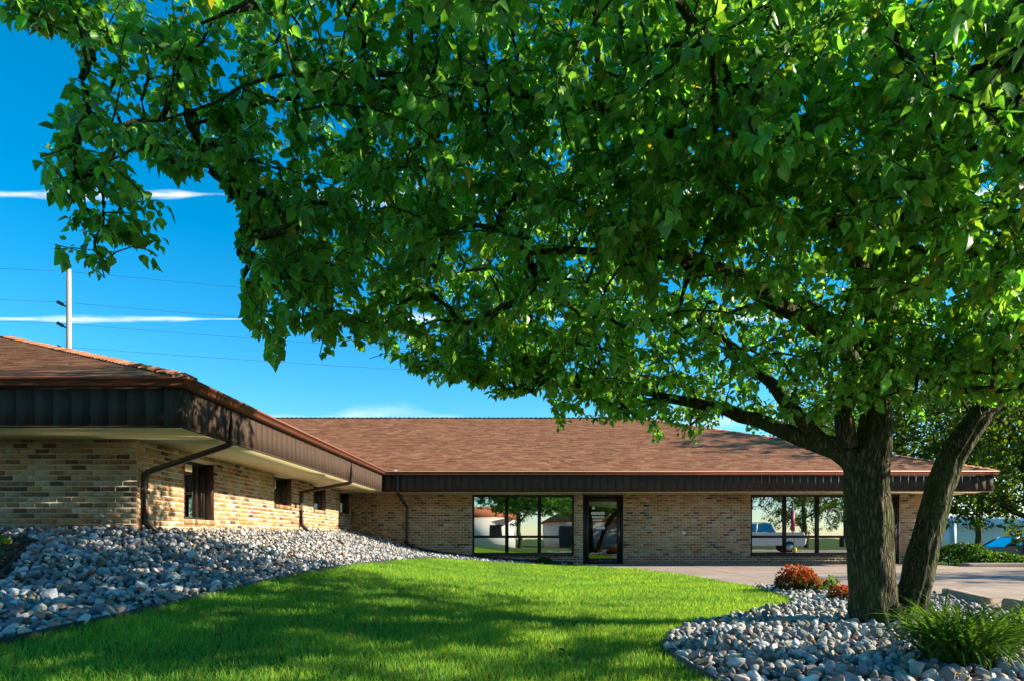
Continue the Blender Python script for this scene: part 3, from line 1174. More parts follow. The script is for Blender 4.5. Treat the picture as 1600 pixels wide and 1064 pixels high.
ST_HI, F_HI = stone_shapes(ICO2, 14, 1)
ST_LO, F_LO = stone_shapes(ICO1, 10, 2)
STONE_TONES = np.array([(0.36, 0.37, 0.38), (0.46, 0.46, 0.45), (0.28, 0.29, 0.31), (0.55, 0.54, 0.52), (0.42, 0.36, 0.29), (0.48, 0.4, 0.32), (0.22, 0.22, 0.24),
                        (0.34, 0.24, 0.18), (0.4, 0.31, 0.28), (0.62, 0.6, 0.57), (0.3, 0.33, 0.36), (0.5, 0.44, 0.37)])
STONE_P = np.array((14, 14, 11, 10, 8, 9, 8, 4, 5, 6, 10, 8), float)
STONE_P /= STONE_P.sum()


def rot_mats(n, rnd, tilt):
    az = rnd.uniform(0, 2 * math.pi, n)
    ax, ay = rnd.normal(0, tilt, n), rnd.normal(0, tilt, n)
    ca, sa = np.cos(az), np.sin(az)
    Z = np.zeros(n)
    O = np.ones(n)
    Rz = np.stack((ca, -sa, Z, sa, ca, Z, Z, Z, O), -1).reshape(n, 3, 3)
    cx, sx = np.cos(ax), np.sin(ax)
    Rx = np.stack((O, Z, Z, Z, cx, -sx, Z, sx, cx), -1).reshape(n, 3, 3)
    cy, sy = np.cos(ay), np.sin(ay)
    Ry = np.stack((cy, Z, sy, Z, O, Z, -sy, Z, cy), -1).reshape(n, 3, 3)
    return Rz @ Rx @ Ry


def instance_mesh(shapes, Fc, which, R, T, S_, tones):
    Vall = np.stack(shapes)[which]                       # n,k,3
    W = np.einsum('nij,nkj->nki', R, Vall * S_[:, None, None]) + T[:, None, :]
    k = Vall.shape[1]
    Fi = (np.arange(len(which))[:, None, None] * k + Fc[None]).reshape(-1, Fc.shape[1])
    return W.reshape(-1, 3), Fi, np.repeat(tones, k, axis=0)


def fill_stones(bed, poly, step, seed, singles=300, avoid=None):
    rnd = np.random.default_rng(seed)
    P = np.asarray(poly)
    x0, y0 = P.min(0)
    x1, y1 = P.max(0)
    xs = np.arange(x0, x1, step)
    ys = np.arange(y0, y1, step * 0.87)
    X, Y = np.meshgrid(xs, ys)
    X = X + (np.arange(len(ys)) % 2)[:, None] * step * 0.5
    X = (X + rnd.uniform(-0.32, 0.32, X.shape) * step).ravel()
    Y = (Y + rnd.uniform(-0.32, 0.32, Y.shape) * step).ravel()
    ok = in_poly(X, Y, poly)
    px, py = project(np.stack((X, Y, height(X, Y)), -1))
    ok &= (Y > 2.2) & (px > -500) & (px < 2100)
    if avoid is not None:
        ok &= ~avoid(X, Y)
    X, Y = X[ok], Y[ok]
    n = len(X)
    lift = rnd.uniform(0.012, 0.05, n) + (rnd.random(n) < 0.25) * rnd.uniform(0.01, 0.035, n)
    Zt = height(X, Y) + lift
    size = np.clip(rnd.lognormal(math.log(step * 0.54), 0.3, n), step * 0.28, step * 0.98)
    size *= 1 + (rnd.random(n) < 0.03) * 0.5
    R = rot_mats(n, rnd, 0.6)
    tones = STONE_TONES[rnd.choice(len(STONE_TONES), n, p=STONE_P)] * rnd.uniform(0.3, 1.15, n)[:, None] * np.array((0.94, 1.0, 1.06))
    tones[rnd.random(n) < 0.012] = (0.26, 0.1, 0.05)
    T = np.stack((X, Y, Zt), -1)
    px, py = project(T)
    vis = (px > 0) & (px < 1600) & (py < 1070)
    app = size / np.maximum(Y, 0.5) * np.where(vis, 1, 0)
    order = np.argsort(-app)
    single = order[:singles]
    rest = order[singles:]
    cache = {}
    for q in single:
        v = int(rnd.integers(len(ST_HI)))
        tk = tuple(np.round(tones[q], 1))
        key = (v, tk)
        if key not in cache:
            me_ = smooth(np_mesh('stone', ST_HI[v], F_HI, np.tile(tones[q], (len(ST_HI[v]), 1))), v % 3 == 0)
            me_.materials.append(M['stone'])
            cache[key] = me_
        o = put('stone', cache[key], None, bed)
        o.matrix_basis = Matrix.LocRotScale(Vector(T[q]), Matrix(R[q].tolist()), Vector((size[q],) * 3))
    near = rest[(T[rest, 1] < 10.5)]
    far = rest[(T[rest, 1] >= 10.5)]
    for grp, shp, Fc in ((near, ST_HI, F_HI), (far, ST_LO, F_LO)):
        if len(grp):
            V, Fi, tn = instance_mesh(shp, Fc, rnd.integers(len(shp), size=len(grp)), R[grp], T[grp], size[grp], tones[grp])
            put('stones', np_mesh('stones', V, Fi, tn), M['stone'], bed, kind='stuff')


TREE = np.array((3.36, 6.5, 0.0))
fill_stones(bed_left, BED_L, 0.082, 21)
fill_stones(bed_right, BED_R, 0.078, 22, avoid=lambda X, Y: ((X - TREE[0]) ** 2 + (Y - TREE[1]) ** 2 < 0.22 ** 2) | ((X - 2.72) ** 2 + (Y - 4.3) ** 2 < 0.15 ** 2))


def fill_mulch():
    rnd = np.random.default_rng(5)
    n = 9000
    X = rnd.uniform(-9, -4, n)
    Y = rnd.uniform(3, 8.9, n)
    ok = in_poly(X, Y, MULCH)
    X, Y = X[ok], Y[ok]
    n = len(X)
    box = np.array([(-1, -.35, -.12), (1, -.3, -.12), (1.1, .3, -.1), (-.9, .35, -.12), (-.9, -.3, .12), (.9, -.25, .1), (.8, .3, .14), (-1.05, .25, .1)])
    Fc = np.array([(0, 3, 2, 1), (4, 5, 6, 7), (0, 1, 5, 4), (1, 2, 6, 5), (2, 3, 7, 6), (3, 0, 4, 7)])
    T = np.stack((X, Y, height(X, Y) + rnd.uniform(0.012, 0.04, n)), -1)
    tn = np.array((0.14, 0.08, 0.042)) * rnd.uniform(0.5, 1.5, n)[:, None]
    V, Fi, tt = instance_mesh([box], Fc, np.zeros(n, int), rot_mats(n, rnd, 0.35), T, rnd.uniform(0.015, 0.04, n), tn)
    put('bark_chips', np_mesh('bark_chips', V, Fi, tt), M['mulch'], mulch_bed, kind='stuff')


fill_mulch()

# ------------------------------------------------------------------ grass


def blades(X, Y, Z, hgt, wid, rnd, base, spread=0.55):
    n = len(X)
    az = rnd.uniform(0, 2 * math.pi, n)
    lean = rnd.uniform(0.1, spread, n) * hgt
    la = rnd.uniform(0, 2 * math.pi, n)
    dx, dy = np.cos(az) * wid * 0.5, np.sin(az) * wid * 0.5
    P = np.zeros((n, 5, 3))
    P[:, 0] = np.stack((X - dx, Y - dy, Z - 0.008), -1)
    P[:, 1] = np.stack((X + dx, Y + dy, Z - 0.008), -1)
    mx, my = X + np.cos(la) * lean * 0.35, Y + np.sin(la) * lean * 0.35
    P[:, 2] = np.stack((mx + dx * 0.8, my + dy * 0.8, Z + hgt * 0.6), -1)
    P[:, 3] = np.stack((mx - dx * 0.8, my - dy * 0.8, Z + hgt * 0.6), -1)
    P[:, 4] = np.stack((X + np.cos(la) * lean, Y + np.sin(la) * lean, Z + hgt), -1)
    b = np.arange(n)[:, None] * 5
    Q = b + np.array([[0, 1, 2, 3]])
    T = b + np.array([[3, 2, 4]])
    return P.reshape(-1, 3), Q, T, np.repeat(base, 5, axis=0)


def lawn():
    rnd = np.random.default_rng(31)
    Xs, Ys = [], []
    for (ya, yb, dens) in ((3.2, 5.5, 4200), (5.5, 8, 3000), (8, 12, 1900), (12, 16, 1300), (16, 21, 900)):
        n = int((yb - ya) * 7.4 * dens)
        Xs.append(rnd.uniform(-3.5, 3.9, n))
        Ys.append(rnd.uniform(ya, yb, n))
    X, Y = np.concatenate(Xs), np.concatenate(Ys)
    px, py = project(np.stack((X, Y, height(X, Y)), -1))
    ok = in_poly(X, Y, LAWN) & (px > -120) & (px < 1720)
    X, Y = X[ok], Y[ok]
    n = len(X)
    patch = np.array([mnoise.noise(Vector((x * 1.4, y * 1.4, 0.3))) for x, y in zip(X[::1], Y[::1])])
    hgt = rnd.uniform(0.03, 0.07, n) * (1 + 0.3 * patch)
    wid = np.maximum(0.0042, 0.00075 * Y) * rnd.uniform(0.7, 1.3, n)
    g = np.array((0.155, 0.38, 0.055))[None] * rnd.uniform(0.65, 1.35, n)[:, None]
    g = g * (1 + 0.4 * patch[:, None] * np.array((1.3, 0.8, 0.2)))
    dry = rnd.random(n) < 0.05
    g[dry] = np.array((0.2, 0.17, 0.07)) * rnd.uniform(0.7, 1.1, dry.sum())[:, None]
    V, Q, T, tn = blades(X, Y, height(X, Y), hgt, wid, rnd, g, 1.1)
    o = put('lawn', np_mesh('lawn', V, [Q, T], tn), M['blade'], kind='stuff')
    tag(o, 'mown green lawn sloping up between the two rock beds', 'lawn')


lawn()

# ------------------------------------------------------------------ trees
LEAF_V = np.array([(0, 0, 0), (-.26, .06, .03), (-.42, .34, .07), (-.24, .70, .03), (0, 1.08, -.09), (.24, .70, .03), (.42, .34, .07), (.26, .06, .03), (0, .4, -.02)])
LEAF_F = np.array([(8, 0, 1), (8, 1, 2), (8, 2, 3), (8, 3, 4), (8, 4, 5), (8, 5, 6), (8, 6, 7), (8, 7, 0)])
LEAF_B = LEAF_V * np.array((0.9, 1.0, 1.0)) + np.stack((np.zeros(9), np.zeros(9), -0.22 * LEAF_V[:, 1] ** 2), -1)
LEAF_C = LEAF_V * np.array((1.05, 0.95, 2.2)) + np.stack((0.06 * LEAF_V[:, 1] ** 2, np.zeros(9), -0.1 * LEAF_V[:, 1] ** 2), -1)
LEAVES = [LEAF_V, LEAF_B, LEAF_C]


def unit(a):
    return a / (np.linalg.norm(a, axis=-1, keepdims=True) + 1e-9)


def leaf_frames(D, N):
    """rotation matrices with local y along D (leaf axis) and z near N (upper face)"""
    y = unit(D)
    x = unit(np.cross(y, N))
    z = np.cross(x, y)
    return np.stack((x, y, z), -1)


def grow(limbs, tips, seed, up=0.14, step=0.22, r0=0.0038, max_len=1.5):
    """limbs: list of (points, radii); every tip is joined to the nearest wood by a curved shoot"""
    rnd = np.random.default_rng(seed)
    cap = 80000
    pos = np.zeros((cap, 3))
    par = np.full(cap, -1, int)
    n = 0
    for P, R in limbs:
        k = len(P)
        pos[n:n + k] = P
        par[n:n + k] = np.arange(n - 1, n + k - 1)
        par[n] = -1
        n += k
    n_l = n
    d0 = np.array([np.min(np.linalg.norm(pos[:n_l] - t, axis=1)) for t in tips])
    paths = []
    for t in tips[np.argsort(d0)]:
        v = pos[:n] - t
        dd = np.einsum('ij,ij->i', v, v)
        q = int(np.argmin(dd + np.maximum(v[:, 2], -0.3) * 0.25))
        L = math.sqrt(dd[q])
        if L > max_len:
            continue
        k = max(2, int(L / step) + 1)
        a = pos[q]
        c = (a + t) / 2 + np.array((0, 0, up * L)) + rnd.normal(0, 0.09 * L, 3)
        s = np.linspace(0, 1, k + 1)[1:, None]
        pts = (1 - s) ** 2 * a + 2 * s * (1 - s) * c + s ** 2 * t
        if n + k >= cap:
            break
        pos[n:n + k] = pts
        par[n] = q
        par[n + 1:n + k] = np.arange(n, n + k - 1)
        paths.append((q, n, k))
        n += k
    return pos[:n], paths, shoot_radii(n, paths, r0), n_l


def shoot_radii(n, paths, r0=0.0038):
    """thickness of the wood from the number of shoots it carries"""
    cnt = np.zeros(n)
    for q, s, k in reversed(paths):
        tot = 1.0
        for j in range(s + k - 1, s - 1, -1):
            tot += cnt[j]
            cnt[j] = tot
        cnt[q] += tot
    return r0 * np.maximum(cnt, 0.6) ** 0.44


def shoots_mesh(name, pos, paths, rad, mat, parent, thin=0.0):
    m = MB()
    for q, s, k in paths:
        r = rad[s:s + k]
        if r[0] < thin:
            continue
        P = np.vstack((pos[q], pos[s:s + k]))
        R = np.concatenate(([r[0]], r))
        R[-1] = min(R[-1], 0.004)
        m.tube(P, R, 5 if r[0] > 0.012 else 3, False)
    return m.build(name, mat, parent, True, kind='stuff')


def leaves_on(pos, paths, per, rnd, reach=0.65, droop=0.7):
    """leaf bases, axes and face normals along the last stretch of every shoot"""
    base, axis, out, own = [], [], [], []
    for pi, (q, s, k) in enumerate(paths):
        P = np.vstack((pos[q], pos[s:s + k]))
        seg = np.linalg.norm(np.diff(P, axis=0), axis=1)
        cl = np.concatenate(([0], np.cumsum(seg)))
        L = cl[-1]
        m = max(4, int(per * (0.6 + 0.6 * rnd.random())))
        u = L - np.minimum(L, reach) * rnd.random(m) ** 1.2
        pt = np.stack([np.interp(u, cl, P[:, i]) for i in range(3)], -1)
        tw = unit(P[-1] - P[-2])
        side = rnd.normal(size=(m, 3))
        side[:, 2] *= 0.5
        side = unit(side)
        base.append(pt + side * rnd.uniform(0.015, 0.075, m)[:, None] + np.array((0, 0, -0.02)))
        axis.append(side * 0.75 + tw * 0.35 + np.array((0, 0, -droop)) * rnd.uniform(0.3, 1.5, m)[:, None])
        out.append(side)
        own.append(np.full(m, pi))
    base, axis, out = np.concatenate(base), np.concatenate(axis), np.concatenate(out)
    nor = np.array((0, 0, 0.8)) + out * 0.55 + rnd.normal(0, 0.6, base.shape)
    return base, axis, nor, np.concatenate(own)


def limb(pts, radii, step=0.16, wob=0.02, seed=0):
    """smooth limb line from hand-placed points"""
    P = np.asarray(pts, float)
    d = np.concatenate(([0], np.cumsum(np.linalg.norm(np.diff(P, axis=0), axis=1))))
    k = max(4, int(d[-1] / step))
    u = np.linspace(0, d[-1], k)
    sm_ = P
    rnd = np.random.default_rng(seed + 77)
    # Catmull-Rom
    Q = np.vstack((2 * P[0] - P[1], P, 2 * P[-1] - P[-2]))
    out = []
    for x in u:
        i = min(np.searchsorted(d, x, side='right') - 1, len(P) - 2)
        t = (x - d[i]) / max(d[i + 1] - d[i], 1e-6)
        p0, p1, p2, p3 = Q[i], Q[i + 1], Q[i + 2], Q[i + 3]
        out.append(0.5 * ((2 * p1) + (-p0 + p2) * t + (2 * p0 - 5 * p1 + 4 * p2 - p3) * t * t + (-p0 + 3 * p1 - 3 * p2 + p3) * t ** 3))
    out = np.array(out)
    out[1:-1] += rnd.normal(0, wob, (k - 2, 3)) * 0.5
    return out, np.interp(u, d, radii)


def bark_tube(P, R, sides, flare=0.0, seed=0, rough=0.05):
    """limb surface with furrows and, at the foot, root flare"""
    m = MB()
    P, R = np.asarray(P), np.asarray(R)
    # resample finer
    d = np.concatenate(([0], np.cumsum(np.linalg.norm(np.diff(P, axis=0), axis=1))))
    u = np.arange(0, d[-1], max(0.025, R.mean() * 0.22))
    P2 = np.stack([np.interp(u, d, P[:, i]) for i in range(3)], -1)
    R2 = np.interp(u, d, R)
    m.tube(P2, R2, sides, True)
    V = np.concatenate(m.v)
    n = len(P2)
    for i in range(n):
        for j in range(sides):
            q = i * sides + j
            dirv = V[q] - P2[i]
            th = 2 * math.pi * j / sides
            f = mnoise.noise(Vector((math.cos(th) * 3.2, math.sin(th) * 3.2, u[i] * 1.6 + seed * 9)))
            g = abs(mnoise.noise(Vector((math.cos(th) * 7 + seed, math.sin(th) * 7, u[i] * 2.2))))
            k = 1 + rough * (1.2 * f - 2.2 * (0.35 - min(g, 0.35)))
            if flare:
                root = max(0.0, math.sin(th * 5 + seed) * 0.5 + 0.5)
                k *= 1 + flare * math.exp(-u[i] / 0.16) * (0.45 + 0.9 * root)
            V[q] = P2[i] + dirv * k
    m.v = [V]
    return m


main_tree = thing('shade_tree', tuple(TREE), 'large leafy shade tree with two dark furrowed trunks spreading over the lawn', 'tree')


def pp(px, py, Y):
    return pix(px, py, Y)


LIMBS = {
    'trunkA': ([(3.33, 6.5, -0.12), pp(1366, 940, 6.5), pp(1360, 830, 6.5), pp(1355, 735, 6.5), pp(1372, 640, 6.5), pp(1373, 520, 6.45), pp(1372, 350, 6.4), pp(1385, 150, 6.4), pp(1382, -60, 6.5), (3.5, 6.7, 7.6), (3.7, 6.9, 8.6)],
               [0.225, 0.21, 0.2, 0.2, 0.14, 0.13, 0.115, 0.095, 0.08, 0.05, 0.02]),
    'trunkB': ([(3.55, 6.62, -0.1), pp(1428, 930, 6.62), pp(1450, 830, 6.7), pp(1474, 750, 6.75), pp(1510, 680, 6.8), pp(1592, 572, 6.9), pp(1700, 440, 7.0), (6.3, 7.3, 4.6), (7.0, 7.6, 6.0)],
               [0.165, 0.15, 0.135, 0.13, 0.125, 0.11, 0.095, 0.07, 0.025]),
    'a2': ([pp(1345, 742, 6.5), pp(1312, 702, 6.52), pp(1240, 680, 6.7), pp(1160, 648, 7.0), pp(1050, 622, 7.4), pp(930, 596, 7.8), pp(820, 580, 8.1), pp(700, 560, 8.2)], [0.13, 0.11, 0.085, 0.07, 0.052, 0.04, 0.03, 0.015]),
    'a3': ([pp(1285, 690, 6.55), pp(1240, 645, 6.6), pp(1205, 600, 6.9), pp(1150, 545, 7.6), pp(1060, 480, 8.4), pp(960, 430, 9.0)], [0.075, 0.07, 0.06, 0.045, 0.03, 0.015]),
    'a4': ([pp(1325, 700, 6.45), pp(1318, 640, 6.42), pp(1330, 590, 6.4), pp(1318, 545, 6.3), pp(1262, 502, 6.1), pp(1180, 455, 5.7), pp(1060, 400, 5.2), pp(940, 392, 4.8), pp(820, 396, 4.6)], [0.1, 0.085, 0.085, 0.08, 0.075, 0.06, 0.045, 0.03, 0.018]),
    'a5': ([pp(1372, 480, 6.45), pp(1290, 330, 5.6), pp(1150, 240, 4.9), pp(960, 180, 4.4), pp(700, 130, 4.2), pp(470, 110, 4.1), pp(250, 190, 3.9)], [0.1, 0.072, 0.052, 0.034, 0.022, 0.013, 0.006]),
    'a6': ([pp(1376, 210, 6.4), pp(1310, 125, 6.3), pp(1190, 15, 6.1), pp(1080, -80, 5.9), (0.4, 5.2, 6.6), (-1.0, 4.6, 6.6)], [0.085, 0.07, 0.055, 0.045, 0.03, 0.012]),
    'a7': ([pp(1380, 230, 6.4), pp(1440, 165, 6.7), pp(1540, 115, 7.2), (5.9, 7.9, 6.6), (7.0, 8.6, 7.2)], [0.075, 0.06, 0.045, 0.03, 0.012]),
    'a8': ([pp(1372, 560, 6.45), pp(1250, 470, 7.2), pp(1080, 400, 8.6), pp(960, 350, 10.0), (0.6, 11.2, 5.4)], [0.09, 0.07, 0.055, 0.035, 0.012]),
    'a9': ([pp(1374, 420, 6.4), pp(1420, 330, 5.6), pp(1440, 300, 4.6), (2.4, 3.4, 3.4), (2.2, 2.4, 3.2)], [0.085, 0.06, 0.045, 0.03, 0.012]),
    'a10': ([pp(1280, 335, 5.6), (1.5, 4.6, 3.6), (0.7, 3.4, 3.5), (-0.4, 2.8, 3.3), (-1.4, 2.9, 3.0)], [0.05, 0.036, 0.024, 0.014, 0.006]),
    'a11': ([pp(960, 182, 4.4), (-0.6, 4.6, 3.9), (-1.8, 4.4, 3.6), (-2.7, 4.2, 3.1)], [0.03, 0.02, 0.012, 0.006]),
    'a12': ([pp(1372, 320, 6.4), (2.2, 8.2, 5.2), (1.2, 9.8, 5.6), (0.2, 10.8, 5.2)], [0.085, 0.06, 0.035, 0.012]),
    'b2': ([pp(1560, 630, 6.85), (5.2, 7.8, 3.0), (5.9, 9.2, 3.8), (6.3, 10.6, 4.2)], [0.09, 0.065, 0.04, 0.012]),
    'b3': ([pp(1640, 520, 6.95), (5.6, 6.0, 3.6), (6.2, 4.8, 4.0), (6.4, 3.6, 4.0)], [0.08, 0.055, 0.035, 0.012]),
}
limbs = []
li = 0
for nm, (P, R) in LIMBS.items():
    L_, r_ = limb(P, R, 0.16, 0.02, li)
    limbs.append((L_, r_))
    big = nm.startswith('trunk')
    mb = bark_tube(L_, r_, 40 if big else 14, 0.75 if nm == 'trunkA' else (0.4 if big else 0), li, 0.13 if big else 0.06)
    mb.build('trunk' if big else 'branch', M['bark'], main_tree, True)
    li += 1

# open air in front of which no leaf of the tree hangs (its drip line as it shows in the picture)
OPEN = [(-900, 90), (0, 85), (30, 40), (110, 65), (125, 110), (60, 200), (55, 260), (70, 300), (85, 350), (80, 400), (100, 450), (165, 440), (180, 395), (200, 380), (225, 425), (250, 425),
        (262, 385), (285, 375), (265, 310), (290, 280), (330, 270), (365, 320), (375, 420), (378, 500), (395, 530), (425, 580), (445, 575), (445, 535), (480, 520), (500, 575), (525, 570), (545, 530), (575, 565),
        (600, 560), (625, 575), (660, 590), (700, 615), (740, 605), (780, 632), (830, 610), (860, 640), (875, 685), (900, 655), (955, 670), (1000, 655), (1015, 690), (1040, 742), (1080, 740), (1105, 700), (1170, 690),
        (1185, 745), (1210, 772), (1250, 755), (1290, 715), (1320, 730), (1330, 1100), (-900, 1100)]
OPEN_R = [(1335, 735), (1398, 700), (1400, 755), (1425, 770), (1440, 700), (1600, 668), (1800, 640), (2400, 640), (2400, 1200), (1335, 1200)]


def crown_ok(P):
    px, py = project(P)
    front_ = P[:, 1] > 0.5
    bad = front_ & (in_poly(px, py, OPEN) | in_poly(px, py, OPEN_R))
    bad |= np.linalg.norm(P - np.array((0, 0, CAM_Z)), axis=1) < 2.15
    bad |= front_ & (px < 55) & (px > -400) & (py > 62) & (py < 200)      # sky gap at the upper left
    return ~bad


def sample_crown(n, rnd):
    C = np.array((2.7, 6.05, 4.4))
    out = []
    while sum(len(o) for o in out) < n:
        q = rnd.uniform(-1, 1, (n * 2, 3))
        rad = (np.abs(q[:, 0]) ** 2.5 + np.abs(q[:, 1]) ** 2.5) ** (1 / 2.5)
        r = np.sqrt(rad ** 2 + q[:, 2] ** 2)
        ok = (r < 1) & (rnd.random(len(q)) < 0.6 + 0.4 * r ** 2)
        q = q[ok]
        P = C + q * np.where(q[:, 2:] > 0, np.array((5.9, 5.0, 4.4)), np.array((5.9, 5.0, 2.5)))
        keep = rnd.random(len(P)) < np.where(P[:, 2] > 6.3, 0.22, np.where(P[:, 2] < 3.3, 0.6, 1.0)) * np.where(P[:, 0] > 5.0, 0.28, 1.0) * np.where(P[:, 0] < -0.6, 0.6, 1.0)
        out.append(P[keep])
    P = np.concatenate(out)[:n]
    return P


rnd = np.random.default_rng(101)
T0 = sample_crown(4300, rnd)
lobes = [((4.0, 5.7, 2.5), (0.75, 0.5, 0.55), 100), ((6.4, 4.7, 2.3), (1.2, 1.4, 0.5), 110),  # last lobe on this line: out-of-frame leaves added to shade rocks and lawn
         ((3.0, 5.6, 2.5), (0.8, 0.5, 0.6), 110), ((-3.0, 4.3, 4.15), (0.5, 0.4, 0.16), 40),
         ((-1.65, 5.0, 2.5), (0.65, 0.6, 0.5), 80), ((-0.1, 7.0, 2.65), (1.2, 0.8, 0.4), 110), ((1.0, 4.4, 2.95), (1.6, 0.6, 0.5), 120), ((-0.9, 4.4, 3.0), (0.9, 0.6, 0.5), 30), ((2.9, 4.8, 3.1), (1.0, 0.6, 0.5), 90),
         ((5.6, 4.8, 3.3), (2.0, 1.8, 1.3), 140), ((6.0, 7.6, 3.6), (2.0, 2.0, 1.3), 110), ((0.2, 7.6, 4.0), (2.4, 1.8, 1.0), 300), ((1.6, 6.8, 5.2), (2.2, 1.6, 0.9), 220), ((-1.4, 5.6, 3.9), (1.6, 1.3, 0.9), 200),  # leading pair: leaves mostly beyond the frame, added only to shade the lawn
         ((-2.3, 4.3, 3.1), (1.1, 0.8, 1.05), 190), ((-1.3, 5.2, 2.9), (1.1, 0.9, 0.8), 150), ((-0.2, 8.0, 2.8), (2.0, 1.7, 0.7), 120), ((1.2, 8.2, 2.4), (1.4, 1.5, 0.6), 80),
         ((0.9, 4.2, 3.5), (2.2, 1.2, 0.8), 330), ((2.4, 4.0, 3.0), (1.4, 1.0, 0.9), 230), ((-0.9, 4.2, 3.9), (1.4, 0.9, 0.6), 150), ((3.2, 4.6, 4.2), (1.6, 1.0, 0.8), 200), ((1.0, 5.0, 4.9), (2.2, 1.0, 0.7), 220), ((-2.9, 4.1, 3.3), (0.5, 0.6, 0.7), 50), ((4.0, 5.2, 3.0), (1.3, 1.2, 0.8), 180), ((1.6, 3.6, 3.0), (1.2, 0.7, 0.6), 140), ((0.3, 7.0, 2.9), (1.6, 1.2, 0.6), 130)]
for c, r, k in lobes:
    q = rnd.normal(size=(k, 3))
    q = unit(q) * rnd.random((k, 1)) ** (1 / 2.4)
    T0 = np.vstack((T0, np.array(c) + q * np.array(r)))
T0 = T0[crown_ok(T0) & (T0[:, 2] > 1.5)]
pos, paths, rad, n_l = grow(limbs, T0, 5)
LB, LA, LN, own = leaves_on(pos, paths, 18, rnd, 0.62)
ctr = LB + unit(LA) * 0.05
ok = crown_ok(ctr)
frac = np.bincount(own, ok, len(paths)) / np.maximum(np.bincount(own, minlength=len(paths)), 1)
bare = np.zeros(len(paths), bool)
alive = set()                       # nodes from which a leafy shoot starts
for i in range(len(paths) - 1, -1, -1):
    q, s_, k = paths[i]
    bare[i] = frac[i] < 0.5 and not any((s_ + j) in alive for j in range(k))
    if not bare[i]:
        alive.add(q)
ok &= ~bare[own]
kept = [p for p, b in zip(paths, bare) if not b]
shoots_mesh('twigs', pos, kept, shoot_radii(len(pos), kept), M['bark'], main_tree)
LB, LA, LN = LB[ok], LA[ok], LN[ok]
nleaf = len(LB)
size = np.clip(rnd.normal(0.061, 0.019, nleaf), 0.024, 0.11)
leaf_tone = np.array((0.115, 0.335, 0.07))[None] * rnd.uniform(0.5, 1.5, nleaf)[:, None]
leaf_tone *= 1 + rnd.normal(0, 0.12, (nleaf, 3)) * np.array((1.2, 0.5, 1.0))
yel = rnd.random(nleaf) < 0.025
leaf_tone[yel] = np.array((0.3, 0.32, 0.04)) * rnd.uniform(0.7, 1.2, yel.sum())[:, None]
leaf_tone = np.clip(leaf_tone, 0.004, 1)
LR = leaf_frames(LA, LN)
which = rnd.integers(3, size=nleaf)
dist = np.linalg.norm(LB - np.array((0, 0, CAM_Z)), axis=1)
px, py = project(LB)
inview = (px > 0) & (px < 1600) & (py > 0) & (LB[:, 1] > 0.5)
order = np.argsort(-np.where(inview, size / dist, 0))
leaf_cache = {}
for q in order[:300]:
    key = (int(which[q]), int(rnd.integers(10)))
    if key not in leaf_cache:
        me_ = smooth(np_mesh('leaf', LEAVES[key[0]], LEAF_F, np.tile(leaf_tone[q], (9, 1))))
        me_.materials.append(M['leaf'])
        leaf_cache[key] = me_
    o = put('leaf', leaf_cache[key], None, main_tree)
    o.matrix_basis = Matrix.LocRotScale(Vector(LB[q]), Matrix(LR[q].tolist()), Vector((size[q],) * 3))
g = order[300:]
V, Fi, tn = instance_mesh(LEAVES, LEAF_F, which[g], LR[g], LB[g], size[g], leaf_tone[g])
put('foliage', smooth(np_mesh('foliage', V, Fi, tn)), M['leaf'], main_tree, kind='stuff')
print('main tree leaves', nleaf, 'shoots', len(paths), 'nodes', len(pos))


def fallen_leaves():
    rnd = np.random.default_rng(88)
    n = 420
    X, Y = rnd.uniform(-5.2, 4.8, n), rnd.uniform(3.2, 17, n)
    lw, lb, rb = in_poly(X, Y, LAWN), in_poly(X, Y, BED_L), in_poly(X, Y, BED_R)
    ok = (lw & (rnd.random(n) < 0.45)) | lb | rb
    X, Y, lw = X[ok], Y[ok], lw[ok]
    n = len(X)
    P = np.stack((X, Y, height(X, Y) + np.where(lw, 0.05, 0.085)), -1)
    ax = rnd.normal(size=(n, 3)) * np.array((1, 1, 0.25))
    nr = np.array((0, 0, 1.0)) + rnd.normal(0, 0.3, (n, 3))
    pal = np.array([(0.22, 0.09, 0.03), (0.3, 0.18, 0.05), (0.14, 0.07, 0.03), (0.32, 0.26, 0.06), (0.1, 0.14, 0.03)])
    V, Fi, tt = instance_mesh([LEAF_C], LEAF_F, np.zeros(n, int), leaf_frames(ax, nr), P, rnd.uniform(0.03, 0.06, n), pal[rnd.integers(5, size=n)])
    o = put('fallen_leaves', smooth(np_mesh('fallen_leaves', V, Fi, tt)), M['plant'], kind='stuff')
    tag(o, 'scattered dry brown leaves fallen on the rocks and lawn', 'leaves')


fallen_leaves()


